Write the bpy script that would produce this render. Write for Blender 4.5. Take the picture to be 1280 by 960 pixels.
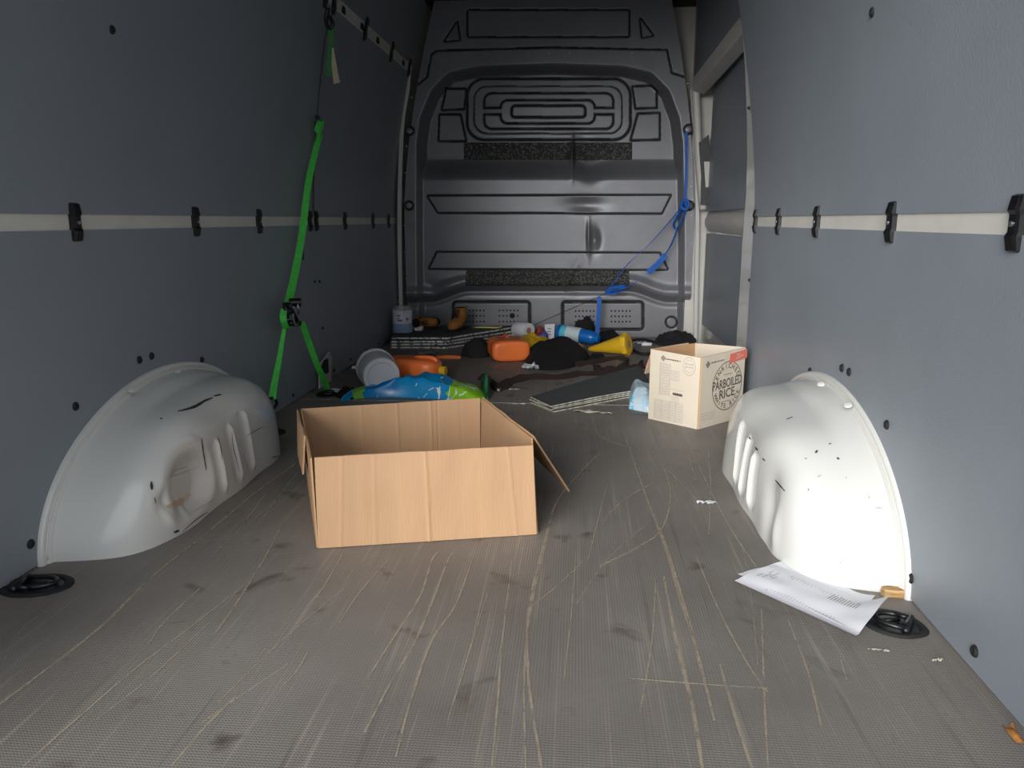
import bpy, math, random
import numpy as np
from mathutils import Vector, Matrix, noise as mnoise
from bpy_extras import mesh_utils
for o in list(bpy.data.objects): bpy.data.objects.remove(o)
SC = bpy.context.scene
COL = SC.collection
R = math.radians
PI = math.pi
random.seed(7)

# ------------------------------------------------------------------ camera
F, VX, VY, CH = 960.0, 722.0, 275.0, 0.74        # focal length (px), vanishing point of the van's axis, eye height over load floor
_f = np.array([(VX-640)/F, (480-VY)/F, -1.0]); _f /= np.linalg.norm(_f)
_z = np.array([0, -_f[2], _f[1]]); _z /= np.linalg.norm(_z)
_x = np.cross(_f, _z)
CM = np.array([_x, _f, _z])
CP = np.array([0, 0, CH])
cam = bpy.data.cameras.new('camera'); cam.sensor_width = 36; cam.lens = 36*F/1280; cam.clip_start = .02
co = bpy.data.objects.new('camera', cam); COL.objects.link(co); SC.camera = co
mw = Matrix.Identity(4)
for i in range(3):
    for j in range(3): mw[i][j] = CM[i][j]
mw[2][3] = CH
co.matrix_world = mw
def ray(u, v): return CM @ np.array([(u-640)/F, (480-v)/F, -1.0])
def onz(u, v, z=0.0): d = ray(u, v); return Vector(CP + d*((z-CH)/d[2]))
def onx(u, v, x): d = ray(u, v); return Vector(CP + d*(x/d[0]))
def ony(u, v, y): d = ray(u, v); return Vector(CP + d*(y/d[1]))

# ------------------------------------------------------------------ sky, sun, exposure
SC.view_settings.view_transform = 'Standard'; SC.view_settings.look = 'None'
SC.view_settings.gamma = 1; SC.view_settings.use_curve_mapping = False
SC.view_settings.exposure = 0.25
W = bpy.data.worlds.new('sky'); SC.world = W; W.use_nodes = True
bg = W.node_tree.nodes['Background']
bg.inputs['Color'].default_value = (.90, .95, 1.0, 1); bg.inputs['Strength'].default_value = 1.2
sun = bpy.data.lights.new('sun', 'SUN'); sun.energy = 4.6; sun.angle = R(36); sun.color = (1, .985, .96)
so = bpy.data.objects.new('sun', sun); COL.objects.link(so)
so.rotation_euler = Vector((.36, 1.0, -.27)).to_track_quat('-Z', 'Y').to_euler()   # veiled sun low behind the left shoulder

# ------------------------------------------------------------------ materials
def lin(c):
    return tuple(((x/255)/12.92 if x/255 <= .04045 else ((x/255+.055)/1.055)**2.4) for x in c)
def mat(name, rgb, rough=.5, metal=0, var=.0, vscale=6, bump=0, bscale=60, rgb2=None, thr=None, coord='Object', stretch=None,
        trans=0, alpha=1, coat=0, spec=.5, subs=0):
    m = bpy.data.materials.new(name); m.use_nodes = True
    nt = m.node_tree; N = nt.nodes; L = nt.links; b = N['Principled BSDF']
    c = lin(rgb)
    b.inputs['Roughness'].default_value = rough; b.inputs['Metallic'].default_value = metal
    b.inputs['Transmission Weight'].default_value = trans; b.inputs['Alpha'].default_value = alpha
    b.inputs['Coat Weight'].default_value = coat; b.inputs['Specular IOR Level'].default_value = spec
    if subs: b.inputs['Subsurface Weight'].default_value = subs; b.inputs['Subsurface Radius'].default_value = (.02, .02, .02)
    tc = N.new('ShaderNodeTexCoord'); mp = N.new('ShaderNodeMapping'); L.new(tc.outputs[coord], mp.inputs[0])
    if stretch: mp.inputs['Scale'].default_value = stretch
    n = N.new('ShaderNodeTexNoise'); n.inputs['Scale'].default_value = vscale; n.inputs['Detail'].default_value = 6
    L.new(mp.outputs[0], n.inputs['Vector'])
    r = N.new('ShaderNodeValToRGB'); L.new(n.outputs['Fac'], r.inputs[0])
    if rgb2:
        c2 = lin(rgb2); a, bb = thr or (.45, .6)
    else:
        c2 = tuple(min(1, x*(1+var)) for x in c); c = tuple(x*(1-var) for x in c); a, bb = .3, .7
    r.color_ramp.elements[0].position = a; r.color_ramp.elements[1].position = bb
    r.color_ramp.elements[0].color = (*c, 1); r.color_ramp.elements[1].color = (*c2, 1)
    L.new(r.outputs[0], b.inputs['Base Color'])
    if bump:
        n2 = N.new('ShaderNodeTexNoise'); n2.inputs['Scale'].default_value = bscale; n2.inputs['Detail'].default_value = 4
        L.new(mp.outputs[0], n2.inputs['Vector'])
        bp = N.new('ShaderNodeBump'); bp.inputs['Strength'].default_value = bump; bp.inputs['Distance'].default_value = .01
        L.new(n2.outputs['Fac'], bp.inputs['Height']); L.new(bp.outputs[0], b.inputs['Normal'])
    return m
M = {}
M['panel'] = mat('grey_blue_lining', (130, 137, 145), .42, var=.05, vscale=3, bump=.08, bscale=180)
M['panel_edge'] = mat('panel_edge_dark', (30, 32, 34), .7)
M['white'] = mat('white_body_paint', (204, 204, 200), .22, var=.02, vscale=4, coat=.3)
M['whiteb'] = mat('white_body_seam', (205, 202, 195), .45, var=.05, vscale=12)
M['part'] = mat('partition_grey_paint', (124, 125, 130), .36, var=.07, vscale=5, bump=.05, bscale=30, metal=.25)
M['groove'] = mat('groove_painted_shade', (30, 31, 34), .6)  # shade inside the partition's pressed grooves, painted in as near-black
M['pad'] = mat('rough_damping_pad', (44, 44, 44), .42, rgb2=(130, 130, 124), thr=(.50, .68), vscale=110, bump=1.0, bscale=90)
M['black'] = mat('black_plastic', (17, 18, 21), .38)
M['blackr'] = mat('black_rubber', (20, 20, 22), .75)
M['steel'] = mat('bright_steel', (176, 178, 180), .3, metal=.9)
M['card'] = mat('brown_cardboard', (168, 134, 101), .75, var=.05, vscale=5, bump=.12, bscale=50, stretch=(6, 6, .4))
M['cardin'] = mat('brown_cardboard_core', (170, 134, 98), .85, var=.1, vscale=30)
M['rice'] = mat('cream_printed_card', (198, 187, 170), .6, var=.04, vscale=8, bump=.04)
M['ricein'] = mat('kraft_card_inside', (186, 148, 110), .8, var=.05, vscale=10)
M['ink'] = mat('dark_printing_ink', (84, 78, 72), .6)
M['inkl'] = mat('grey_printing_ink', (150, 148, 146), .6)
M['red'] = mat('red_printing_ink', (201, 106, 90), .6, var=.08, vscale=20)
M['paper'] = mat('white_paper', (232, 232, 238), .7, var=.01)
M['green'] = mat('bright_green_webbing', (86, 222, 88), .6, var=.12, vscale=60, bump=.3, bscale=500)
M['dgreen'] = mat('faded_green_webbing', (52, 118, 62), .7, var=.12, vscale=60)
M['blue'] = mat('blue_webbing', (34, 104, 196), .55, var=.15, vscale=40, bump=.3, bscale=400)
M['tag'] = mat('yellowed_tag', (206, 196, 168), .6, var=.08, vscale=30)
M['orange'] = mat('orange_plastic', (246, 124, 60), .35, var=.04, vscale=6)
M['yellow'] = mat('yellow_plastic', (222, 178, 38), .4, var=.06, vscale=10)
M['translucent'] = mat('milky_plastic', (203, 206, 210), .35, var=.02, subs=.3, trans=.12)
M['bluep'] = mat('blue_bottle_plastic', (18, 104, 186), .3, var=.05)
M['lblue'] = mat('light_blue_label', (96, 196, 226), .4)
M['blackc'] = mat('black_cloth', (12, 12, 14), .95, var=.2, vscale=40, bump=.4, bscale=200)
M['darkc'] = mat('charcoal_cloth', (32, 33, 36), .9, var=.2, vscale=30, bump=.3, bscale=120)
M['brownw'] = mat('dark_brown_webbing', (54, 40, 38), .8, var=.15, vscale=40)
M['matd'] = mat('dark_grey_sheet', (74, 77, 78), .8, var=.1, vscale=12, bump=.1)
M['mate'] = mat('pale_sheet_edge', (212, 206, 190), .8, rgb2=(150, 144, 130), thr=(.45, .65), vscale=60)
M['foil'] = mat('silver_foil_edge', (225, 225, 218), .3, metal=.3, rgb2=(96, 96, 90), thr=(.5, .62), vscale=70, bump=.8, bscale=90)
M['tan'] = mat('tan_leather', (170, 112, 50), .7, var=.15, vscale=40, bump=.3, bscale=150)
M['greenb'] = mat('green_bag_film', (140, 200, 30), .25, var=.06, bump=.3, bscale=25)
M['dkgreen'] = mat('dark_green_film', (22, 82, 48), .4, var=.15, bump=.3, bscale=25)
M['wood'] = mat('chip_wood', (182, 150, 104), .8, rgb2=(148, 112, 70), thr=(.4, .6), vscale=30, stretch=(1, 6, 6))
M['red2'] = mat('dull_red_film', (160, 70, 60), .5)
M['violet'] = mat('violet_blue_film', (92, 96, 190), .5)
M['navy'] = mat('navy_label', (34, 46, 86), .5)
M['grime'] = mat('black_scuff', (46, 45, 40), .8)
M['rust'] = mat('rust_scuff', (196, 172, 146), .7)
M['ground'] = mat('yard_concrete', (128, 126, 121), .9, var=.1, vscale=.7, bump=.3, bscale=8)
M['out'] = mat('outer_white_paint', (215, 216, 216), .3)
M['ceil'] = mat('roof_lining', (38, 40, 42), .6, var=.05)
M['film'] = mat('clear_wrap_film', (225, 228, 232), .12, alpha=.28)

def bag_mat(name, cols, scale, smear=.62, sm=(226, 236, 240)):
    """crumpled film printed with irregular colour fields (cols, along object x) and white smears"""
    m = bpy.data.materials.new(name); m.use_nodes = True; nt = m.node_tree; N = nt.nodes; L = nt.links; b = N['Principled BSDF']
    b.inputs['Roughness'].default_value = .25
    tc = N.new('ShaderNodeTexCoord'); se = N.new('ShaderNodeSeparateXYZ'); L.new(tc.outputs['Generated'], se.inputs[0])
    n = N.new('ShaderNodeTexNoise'); n.inputs['Scale'].default_value = 3; L.new(tc.outputs['Generated'], n.inputs['Vector'])
    ad = N.new('ShaderNodeMath'); ad.operation = 'MULTIPLY_ADD'; L.new(n.outputs['Fac'], ad.inputs[0]); ad.inputs[1].default_value = .12; L.new(se.outputs['X'], ad.inputs[2])
    r = N.new('ShaderNodeValToRGB'); r.color_ramp.interpolation = 'CONSTANT'; L.new(ad.outputs[0], r.inputs[0])
    els = r.color_ramp.elements
    while len(els) < len(cols): els.new(.5)
    for e, (p, c) in zip(els, cols): e.position = p; e.color = (*lin(c), 1)
    v = N.new('ShaderNodeTexNoise'); v.inputs['Scale'].default_value = scale; v.inputs['Distortion'].default_value = 1.5; L.new(tc.outputs['Object'], v.inputs['Vector'])
    r2 = N.new('ShaderNodeValToRGB'); r2.color_ramp.elements[0].position = smear; r2.color_ramp.elements[1].position = smear+.02; L.new(v.outputs['Fac'], r2.inputs[0])
    mx = N.new('ShaderNodeMixRGB'); L.new(r2.outputs[0], mx.inputs[0]); L.new(r.outputs[0], mx.inputs[1]); mx.inputs[2].default_value = (*lin(sm), 1)
    L.new(mx.outputs[0], b.inputs['Base Color'])
    return m
M['bag'] = bag_mat('blue_green_printed_film', [(0, (20, 136, 196)), (.13, (120, 180, 70)), (.2, (0, 124, 190)), (.42, (16, 140, 200)), (.80, (140, 200, 36))], 14, .63)
M['bag2'] = bag_mat('pale_blue_printed_film', [(0, (90, 196, 226)), (.2, (170, 204, 222)), (.6, (150, 190, 215))], 40, .50, (200, 208, 214))

def floor_mat():
    m = bpy.data.materials.new('anti_slip_floor'); m.use_nodes = True; nt = m.node_tree; N = nt.nodes; L = nt.links; b = N['Principled BSDF']
    tc = N.new('ShaderNodeTexCoord')
    def nz(scale, stretch=None, detail=5, dist=0):
        mp = N.new('ShaderNodeMapping'); L.new(tc.outputs['Object'], mp.inputs[0])
        if stretch: mp.inputs['Scale'].default_value = stretch[:3]; mp.inputs['Rotation'].default_value = (0, 0, stretch[3])
        n = N.new('ShaderNodeTexNoise'); n.inputs['Scale'].default_value = scale; n.inputs['Detail'].default_value = detail; n.inputs['Distortion'].default_value = dist
        L.new(mp.outputs[0], n.inputs['Vector']); return n.outputs['Fac']
    def ramp(x, a, bb, c0, c1):
        r = N.new('ShaderNodeValToRGB'); L.new(x, r.inputs[0]); r.color_ramp.elements[0].position = a; r.color_ramp.elements[1].position = bb
        r.color_ramp.elements[0].color = (*c0, 1); r.color_ramp.elements[1].color = (*c1, 1); return r.outputs[0]
    def mix(f, a, c, mode='MIX'):
        x = N.new('ShaderNodeMixRGB'); x.blend_type = mode
        if isinstance(f, float): x.inputs[0].default_value = f
        else: L.new(f, x.inputs[0])
        L.new(a, x.inputs[1])
        if isinstance(c, tuple): x.inputs[2].default_value = (*c, 1)
        else: L.new(c, x.inputs[2])
        return x.outputs[0]
    base = ramp(nz(2.2), .3, .7, lin((108, 102, 97)), lin((133, 127, 121)))
    st = ramp(nz(9, None, 8, .6), .62, .74, (0, 0, 0), (1, 1, 1))
    base = mix(st, base, lin((84, 74, 68)))
    for a, ro, t0 in ((24, -.10, .60), (30, .22, .63), (40, .05, .61)):
        s = ramp(nz(1.0, (a*3, 2.0, 1, ro), 3, .1), t0, t0+.16, (0, 0, 0), (.33, .33, .33))
        base = mix(s, base, lin((176, 164, 148)))
    dk = ramp(nz(1.0, (60, 1.6, 1, .12), 3, .1), .62, .75, (0, 0, 0), (.4, .4, .4))
    base = mix(dk, base, lin((76, 70, 66)))
    L.new(base, b.inputs['Base Color']); b.inputs['Roughness'].default_value = .55
    # fine anti-slip mesh relief
    wv = []
    for d in ('X', 'Y'):
        w = N.new('ShaderNodeTexWave'); w.bands_direction = d; w.inputs['Scale'].default_value = 58; L.new(tc.outputs['Object'], w.inputs['Vector']); wv.append(w.outputs['Fac'])
    mu = N.new('ShaderNodeMath'); mu.operation = 'MULTIPLY'; L.new(wv[0], mu.inputs[0]); L.new(wv[1], mu.inputs[1])
    bp = N.new('ShaderNodeBump'); bp.inputs['Strength'].default_value = .35; bp.inputs['Distance'].default_value = .0015
    L.new(mu.outputs[0], bp.inputs['Height']); L.new(bp.outputs[0], b.inputs['Normal'])
    return m
M['floor'] = floor_mat()
def scratch_mat():
    m = bpy.data.materials.new('pale_scratch'); m.use_nodes = True; nt = m.node_tree; N = nt.nodes; L = nt.links; b = N['Principled BSDF']
    b.inputs['Base Color'].default_value = (*lin((188, 174, 152)), 1); b.inputs['Roughness'].default_value = .7
    tc = N.new('ShaderNodeTexCoord'); n = N.new('ShaderNodeTexNoise'); n.inputs['Scale'].default_value = 30; n.inputs['Detail'].default_value = 8; L.new(tc.outputs['Object'], n.inputs['Vector'])
    r = N.new('ShaderNodeValToRGB'); r.color_ramp.elements[0].position = .30; r.color_ramp.elements[1].position = .60; L.new(n.outputs['Fac'], r.inputs[0])
    mu = N.new('ShaderNodeMath'); mu.operation = 'MULTIPLY'; L.new(r.outputs[0], mu.inputs[0]); mu.inputs[1].default_value = .5
    L.new(mu.outputs[0], b.inputs['Alpha']); return m
M['scratch'] = scratch_mat()

# ------------------------------------------------------------------ mesh helpers
class MB:
    def __init__(s): s.v = []; s.f = []; s.m = []
    def add(s, vs, fs, mi=0):
        k = len(s.v); s.v += [tuple(x) for x in vs]; s.f += [tuple(i+k for i in f) for f in fs]; s.m += [mi]*len(fs); return s
    def box(s, a, b, mi=0, mx=None, bev=0):
        x0, y0, z0 = a; x1, y1, z1 = b
        vs = [Vector(p) for p in ((x0, y0, z0), (x1, y0, z0), (x1, y1, z0), (x0, y1, z0), (x0, y0, z1), (x1, y0, z1), (x1, y1, z1), (x0, y1, z1))]
        if mx: vs = [mx @ p for p in vs]
        return s.add(vs, [(0, 3, 2, 1), (4, 5, 6, 7), (0, 1, 5, 4), (1, 2, 6, 5), (2, 3, 7, 6), (3, 0, 4, 7)], mi)
    def prism(s, pts, d, mi=0):
        """polygon pts (3-D) swept by vector d"""
        n = len(pts); pts = [Vector(p) for p in pts]; d = Vector(d)
        return s.add(pts+[p+d for p in pts], [tuple(range(n))[::-1], tuple(range(n, 2*n))]+[(i, (i+1) % n, n+(i+1) % n, n+i) for i in range(n)], mi)
    def rings(s, rs, mi=0, close=True, cap=True):
        n = len(rs[0]); vs = [p for r in rs for p in r]; fs = []
        for i in range(len(rs)-1):
            for j in range(n if close else n-1):
                k = (j+1) % n; fs.append((i*n+j, i*n+k, (i+1)*n+k, (i+1)*n+j))
        if cap and close: fs += [tuple(range(n))[::-1], tuple(range((len(rs)-1)*n, len(rs)*n))]
        return s.add(vs, fs, mi)
    def tube(s, pts, r, n=8, mi=0):
        pts = [Vector(p) for p in pts]; rs = []; ref = None
        for i, p in enumerate(pts):
            t = (pts[min(i+1, len(pts)-1)]-pts[max(i-1, 0)]).normalized()
            if ref is None: ref = t.orthogonal().normalized()
            a = (ref - t*ref.dot(t)).normalized(); ref = a; b = t.cross(a)
            rr = r[i] if isinstance(r, (list, tuple)) else r
            rs.append([p+(a*math.cos(2*PI*j/n)+b*math.sin(2*PI*j/n))*rr for j in range(n)])
        return s.rings(rs, mi)
    def lathe(s, prof, mx, n=32, mi=0):
        """prof: list of (r, h) along local z"""
        rs = [[mx @ Vector((max(r, 1e-4)*math.cos(2*PI*j/n), max(r, 1e-4)*math.sin(2*PI*j/n), h)) for j in range(n)] for r, h in prof]
        return s.rings(rs, mi)
    def ribbon(s, pts, w, side, th=.0018, mi=0):
        """flat webbing: pts centre line, w half width(s), side vector(s)"""
        pts = [Vector(p) for p in pts]; rs = []
        for i, p in enumerate(pts):
            t = (pts[min(i+1, len(pts)-1)]-pts[max(i-1, 0)]).normalized()
            sd = Vector(side[i] if isinstance(side, list) else side); sd = (sd-t*sd.dot(t)).normalized(); nn = t.cross(sd)
            ww = w[i] if isinstance(w, list) else w
            rs.append([p-sd*ww-nn*th, p+sd*ww-nn*th, p+sd*ww+nn*th, p-sd*ww+nn*th])
        return s.rings(rs, mi)
    def grid(s, P, mi=0, flip=False):
        """P[i][j] points"""
        a = len(P); b = len(P[0]); vs = [p for r in P for p in r]; fs = []
        for i in range(a-1):
            for j in range(b-1):
                q = (i*b+j, i*b+j+1, (i+1)*b+j+1, (i+1)*b+j); fs.append(q[::-1] if flip else q)
        return s.add(vs, fs, mi)
    def build(s, name, mats, parent=None, smooth=False, bevel=0, origin=None, auto=None):
        me = bpy.data.meshes.new(name)
        org = Vector(origin) if origin is not None else Vector((0, 0, 0))
        if parent is not None and origin is None: org = Vector(parent.get('_o', (0, 0, 0)))
        me.from_pydata([Vector(v)-org for v in s.v], [], s.f)
        for m in (mats if isinstance(mats, (list, tuple)) else [mats]): me.materials.append(M[m] if isinstance(m, str) else m)
        me.polygons.foreach_set('material_index', s.m)
        me.update()
        if smooth: me.polygons.foreach_set('use_smooth', [True]*len(me.polygons))
        o = bpy.data.objects.new(name, me); COL.objects.link(o)
        if parent is not None: o.parent = parent
        elif origin is not None: o.location = org
        if origin is not None: o['_o'] = tuple(org)
        if bevel:
            b = o.modifiers.new('bevel', 'BEVEL'); b.width = bevel; b.segments = 2; b.limit_method = 'ANGLE'
        if auto is not None:
            me.polygons.foreach_set('use_smooth', [True]*len(me.polygons))
            me.set_sharp_from_angle(angle=R(auto))
        return o
def empty(name, loc):
    o = bpy.data.objects.new(name, None); COL.objects.link(o); o.location = loc; o.empty_display_size = .05
    o['_o'] = tuple(loc); return o
def tag(o, label, cat, group=None):
    o['label'] = label; o['category'] = cat
    if group: o['group'] = group
    return o
def struct(o): o['kind'] = 'structure'; return o
def stuff(o): o['kind'] = 'stuff'; return o
def spline(pts, n=8):
    P = [Vector(p) for p in pts]; out = []
    for i in range(len(P)-1):
        p0 = P[max(i-1, 0)]; p1 = P[i]; p2 = P[i+1]; p3 = P[min(i+2, len(P)-1)]
        for k in range(n):
            t = k/n; out.append(.5*((2*p1)+(p2-p0)*t+(2*p0-5*p1+4*p2-p3)*t*t+(3*p1-p0-3*p2+p3)*t**3))
    out.append(P[-1]); return out
def sph(name, mi, parent, c, r, n=16, sc=(1, 1, 1)):
    b = MB(); c = Vector(c)
    b.lathe([(r*math.sin(PI*k/10), -r*math.cos(PI*k/10)) for k in range(11)], Matrix.Translation(c) @ Matrix.Diagonal((*sc, 1)), n)
    return b.build(name, mi, parent, smooth=True)
def frame(o, x, y, z=None):
    x = Vector(x).normalized(); y = Vector(y).normalized(); z = x.cross(y).normalized() if z is None else Vector(z); y = z.cross(x)
    m = Matrix.Identity(4)
    for i in range(3): m[i][0] = x[i]; m[i][1] = y[i]; m[i][2] = z[i]; m[i][3] = o[i]
    return m
def axis_frame(o, zdir, up=(0, 0, 1)):
    z = Vector(zdir).normalized(); x = Vector(up).cross(z).normalized(); y = z.cross(x); return frame(o, x, y, z)
def text_mesh(txt, size, mx, b, mi=0, cx=True, sx=1.0):
    cu = bpy.data.curves.new('t', 'FONT'); cu.body = txt; cu.size = size; cu.resolution_u = 3
    cu.align_x = 'CENTER' if cx else 'LEFT'; cu.align_y = 'CENTER'; cu.offset = size*.012
    o = bpy.data.objects.new('t', cu); COL.objects.link(o)
    dg = bpy.context.evaluated_depsgraph_get(); dg.update(); me = bpy.data.meshes.new_from_object(o.evaluated_get(dg))
    S = Matrix.Diagonal((sx, 1, 1, 1))
    b.add([mx @ (S @ v.co) for v in me.vertices], [tuple(p.vertices) for p in me.polygons], mi)
    bpy.data.objects.remove(o); bpy.data.curves.remove(cu); bpy.data.meshes.remove(me)
def nz(x, y=0, z=0): return mnoise.noise(Vector((x, y, z)))

# ------------------------------------------------------------------ setting: the van's load space
Y0, YP, ZC = .62, 4.95, 2.03
def lean(z): return 0 if z < .75 else .125*((z-.75)/.9)**1.6
def xl(y, z): return -1.160 + (0 if y < 3.35 else .008*(y-3.35)/1.6) + lean(z)
def xr(y, z): return .672 - lean(z)
gr = MB(); gr.box((-30, -30, -.8), (30, 30, -.62)); struct(gr.build('ground', 'ground'))
fl = MB(); fl.box((-1.22, Y0, -.06), (.74, YP+.27, -.012)); fl.box((.68, 3.0, -.06), (.95, YP+.27, -.04))
floor = struct(fl.build('floor', 'panel_edge'))
JY = onz(700, 505)[1]
for a, b in ((Y0, JY-.002), (JY+.002, YP+.02)):
    m = MB(); m.box((-1.19, a, -.012), (.715, b, 0)); m.build('floor_board', 'floor', floor)
m = MB(); m.box((-1.14, JY-.0015, -.01), (.70, JY+.0015, .0006)); m.build('joint_strip', 'mate', floor)

def wall_surface(fx, off, y0, y1, z0, z1, ny=14, nz_=14, sgn=1):
    return [[(fx(y0+(y1-y0)*i/ny, z0+(z1-z0)*j/nz_)+sgn*off, y0+(y1-y0)*i/ny, z0+(z1-z0)*j/nz_) for j in range(nz_+1)] for i in range(ny+1)]
def slab(fx, offa, offb, y0, y1, z0, z1, sgn, mi=0, ny=14, nz_=14):
    b = MB(); A = wall_surface(fx, offa, y0, y1, z0, z1, ny, nz_, sgn); B = wall_surface(fx, offb, y0, y1, z0, z1, ny, nz_, sgn)
    b.grid(A, mi, sgn < 0); b.grid(B, mi, sgn > 0)
    for P, Q, fl_ in ((A[0], B[0], 0), (A[-1], B[-1], 1), ([r[0] for r in A], [r[0] for r in B], 1), ([r[-1] for r in A], [r[-1] for r in B], 0)):
        b.grid([P, Q], mi, bool(fl_) != (sgn > 0))
    return b
# left wall: white body side with lining panels over it
wl = struct(slab(xl, -.010, -.09, Y0, YP+.27, -.06, ZC, 1).build('wall_left', 'white', auto=40))
wr = slab(xr, -.010, -.09, Y0, 3.30, -.06, ZC, -1)
for i in range(len(wr.v)):         # the body flank past the lining narrows upwards
    x, y, z = wr.v[i]
    if y > 3.29: wr.v[i] = (x, y-(max(0, z-.72)*.22), z)
wr = struct(wr.build('wall_right', 'white', auto=40))
SY = 3.372     # panel seam
GZ0, GZ1 = .717, .753
RZ0, RZ1 = 1.615, 1.665
def panels(fx, wall, segs, sgn):
    for y0, y1 in segs:
        for z0, z1 in ((.004, GZ0), (GZ1, RZ0), (RZ1, ZC-.002)):
            slab(fx, 0, -.008, y0, y1, z0, z1, sgn).build('lining_panel', 'panel', wall, auto=40)
panels(xl, wl, ((Y0, SY-.003), (SY+.003, YP-.03)), 1)
# right: one rear segment whose front edge leans
for z0, z1 in ((.004, GZ0), (GZ1, RZ0), (RZ1, ZC-.002)):
    b = slab(xr, 0, -.008, Y0, 3.08, z0, z1, -1)
    b.v = [(x, (y if y < 3.07 else 3.07+max(0, z-.8)*.05-max(0, .5-z)*.02), z) for x, y, z in b.v]
    b.build('lining_panel', 'panel', wr, auto=40)
# waist rail strips and the slotted upper rail
for fx, wall, sgn, y1 in ((xl, wl, 1, YP-.03), (xr, wr, -1, 3.06)):
    slab(fx, -.004, -.009, Y0, y1, GZ0-.004, GZ1+.004, sgn, ny=20, nz_=2).build('waist_rail', 'whiteb', wall, auto=40)
    slab(fx, -.003, -.009, Y0, y1, RZ0-.004, RZ1+.004, sgn, ny=20, nz_=2).build('lashing_rail', 'steel' if 0 else 'whiteb', wall, auto=40)
for k in range(14):
    y = .95+.29*k
    for fx, wall, sgn in ((xl, wl, 1), (xr, wr, -1)):
        if sgn < 0 and y > 2.9: continue
        b = MB(); x = fx(y, 1.64); b.box((min(x-sgn*.004, x+sgn*.0005), y-.022, 1.625), (max(x-sgn*.004, x+sgn*.0005), y+.022, 1.655)); b.build('rail_slot', 'blackr', wall)
# plastic clips bridging the rails
def clip(fx, wall, y, z, sgn, w=.0165, h=.044, name='rail_clip'):
    b = MB(); x = fx(y, z); rs = []
    prof = [(-h, .002, .75), (-h*.94, .008, 1), (-h*.45, .013, 1), (-h*.3, .009, .93), (0, .009, .93), (h*.3, .009, .93), (h*.45, .013, 1), (h*.94, .008, 1), (h, .002, .75)]
    dx = (fx(y, z+h)-fx(y, z-h))/(2*h)
    for dz, d, ww in prof:
        X = x+dx*dz
        rs.append([(X-sgn*.004, y-w*ww, z+dz), (X+sgn*d*.7, y-w*ww, z+dz), (X+sgn*d, y-w*ww*.6, z+dz), (X+sgn*d, y+w*ww*.6, z+dz), (X+sgn*d*.7, y+w*ww, z+dz), (X-sgn*.004, y+w*ww, z+dz)])
    b.rings(rs); c = b.build(name, 'black', wall)
    b = MB(); b.lathe([(.0001, 0), (.0045, 0), (.0045, .003), (.0001, .0035)], axis_frame((x+sgn*.009, y, z-.001), (sgn, 0, 0)), 10); b.build('screw', 'steel', c)
for u in (96, 246, 325, 389, 398, 438, 474, 494): clip(xl, wl, onx(u, 278, -1.155)[1] if u < 380 else {389: SY-.045, 398: SY+.035, 438: 3.83, 474: 4.36, 494: 4.72}[u], .735, 1)
for u in (1275, 1117, 1023, 975): clip(xr, wr, onx(u, 278, .675)[1], .735, -1)
clip(xr, wr, 3.035, .735, -1, w=.013)
for y in (SY-.06, SY+.05, 3.9, 4.42, 4.86, 2.2, 1.2): clip(xl, wl, y, 1.64, 1, w=.018, h=.052)
for y in (1.2, 2.0, 2.7): clip(xr, wr, y, 1.64, -1, w=.018, h=.052)
# round plugs in the lining
def plug(fx, wall, u, v, sgn, r=.0105):
    p = onx(u, v, fx(2, .3)); p = onx(u, v, fx(p.y, p.z)); x = fx(p.y, p.z)
    b = MB(); b.lathe([(.0001, -.003), (r, -.003), (r, .002), (r*.75, .005), (r*.35, .005), (r*.3, .003), (.0001, .003)], axis_frame((x, p.y, p.z), (sgn, 0, 0)), 16)
    b.build('panel_plug', 'blackr', wall, auto=30)
for u, v in ((94, 508), (174, 450), (189, 445), (252, 450), (38, 680), (366, 494), (141, 37), (393, 352), (399, 352), (403, 410), (410, 450), (417, 463), (438, 449), (457, 438), (473, 429), (497, 372)): plug(xl, wl, u, v, 1, .0105 if u < 300 else .007)
for u, v in ((1013, 464), (1053, 460), (1062, 465), (1109, 531), (1139, 723), (1219, 814), (1088, 15)): plug(xr, wr, u, v, -1)
for u, v in ((935, 135), (937, 350)): plug(xr, wr, u, v, -1, .006)
# cable seam strip with small clip over the left panel joint
b = MB(); b.tube([(xl(SY, z)+.004, SY, z) for z in np.linspace(.76, 1.60, 18)], .0028, 6); b.build('seam_cable', 'matd', wl, smooth=True)
b = MB()
for z in (1.17, 1.145): b.box((xl(SY, z)-.002, SY-.014, z-.007), (xl(SY, z)+.012, SY+.014, z+.007))
b.build('cable_clip', 'black', wl)
# blue sticker on the left lining
p = onx(378, 310, -1.155)
b = MB(); b.box((xl(p.y, p.z)-.002, p.y-.028, p.z-.055), (xl(p.y, p.z)+.0012, p.y+.028, p.z+.055), 0); b.box((xl(p.y, p.z)-.002, p.y-.024, p.z-.05), (xl(p.y, p.z)+.0016, p.y+.024, p.z+.05), 1)
b.build('sticker', ['inkl', 'navy'], wl)
# white bracket showing through the cut-out at the foot of the left lining
p = onx(407, 466, -1.15)
b = MB()
def wp(u, v, off=0): q = onx(u, v, -1.152+off); return q
o4 = [(398, 456), (410, 440), (413, 446), (413, 478), (415, 483), (398, 490)]
b.prism([wp(*q, .004) for q in o4], (.006, 0, 0), 0)
i4 = [(401, 460), (405, 450), (410, 448), (411, 465), (407, 468)]
b.prism([wp(*q, .0105) for q in i4], (.001, 0, 0), 1)
b.build('bracket_cutout', ['white', 'blackr'], wl)

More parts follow.
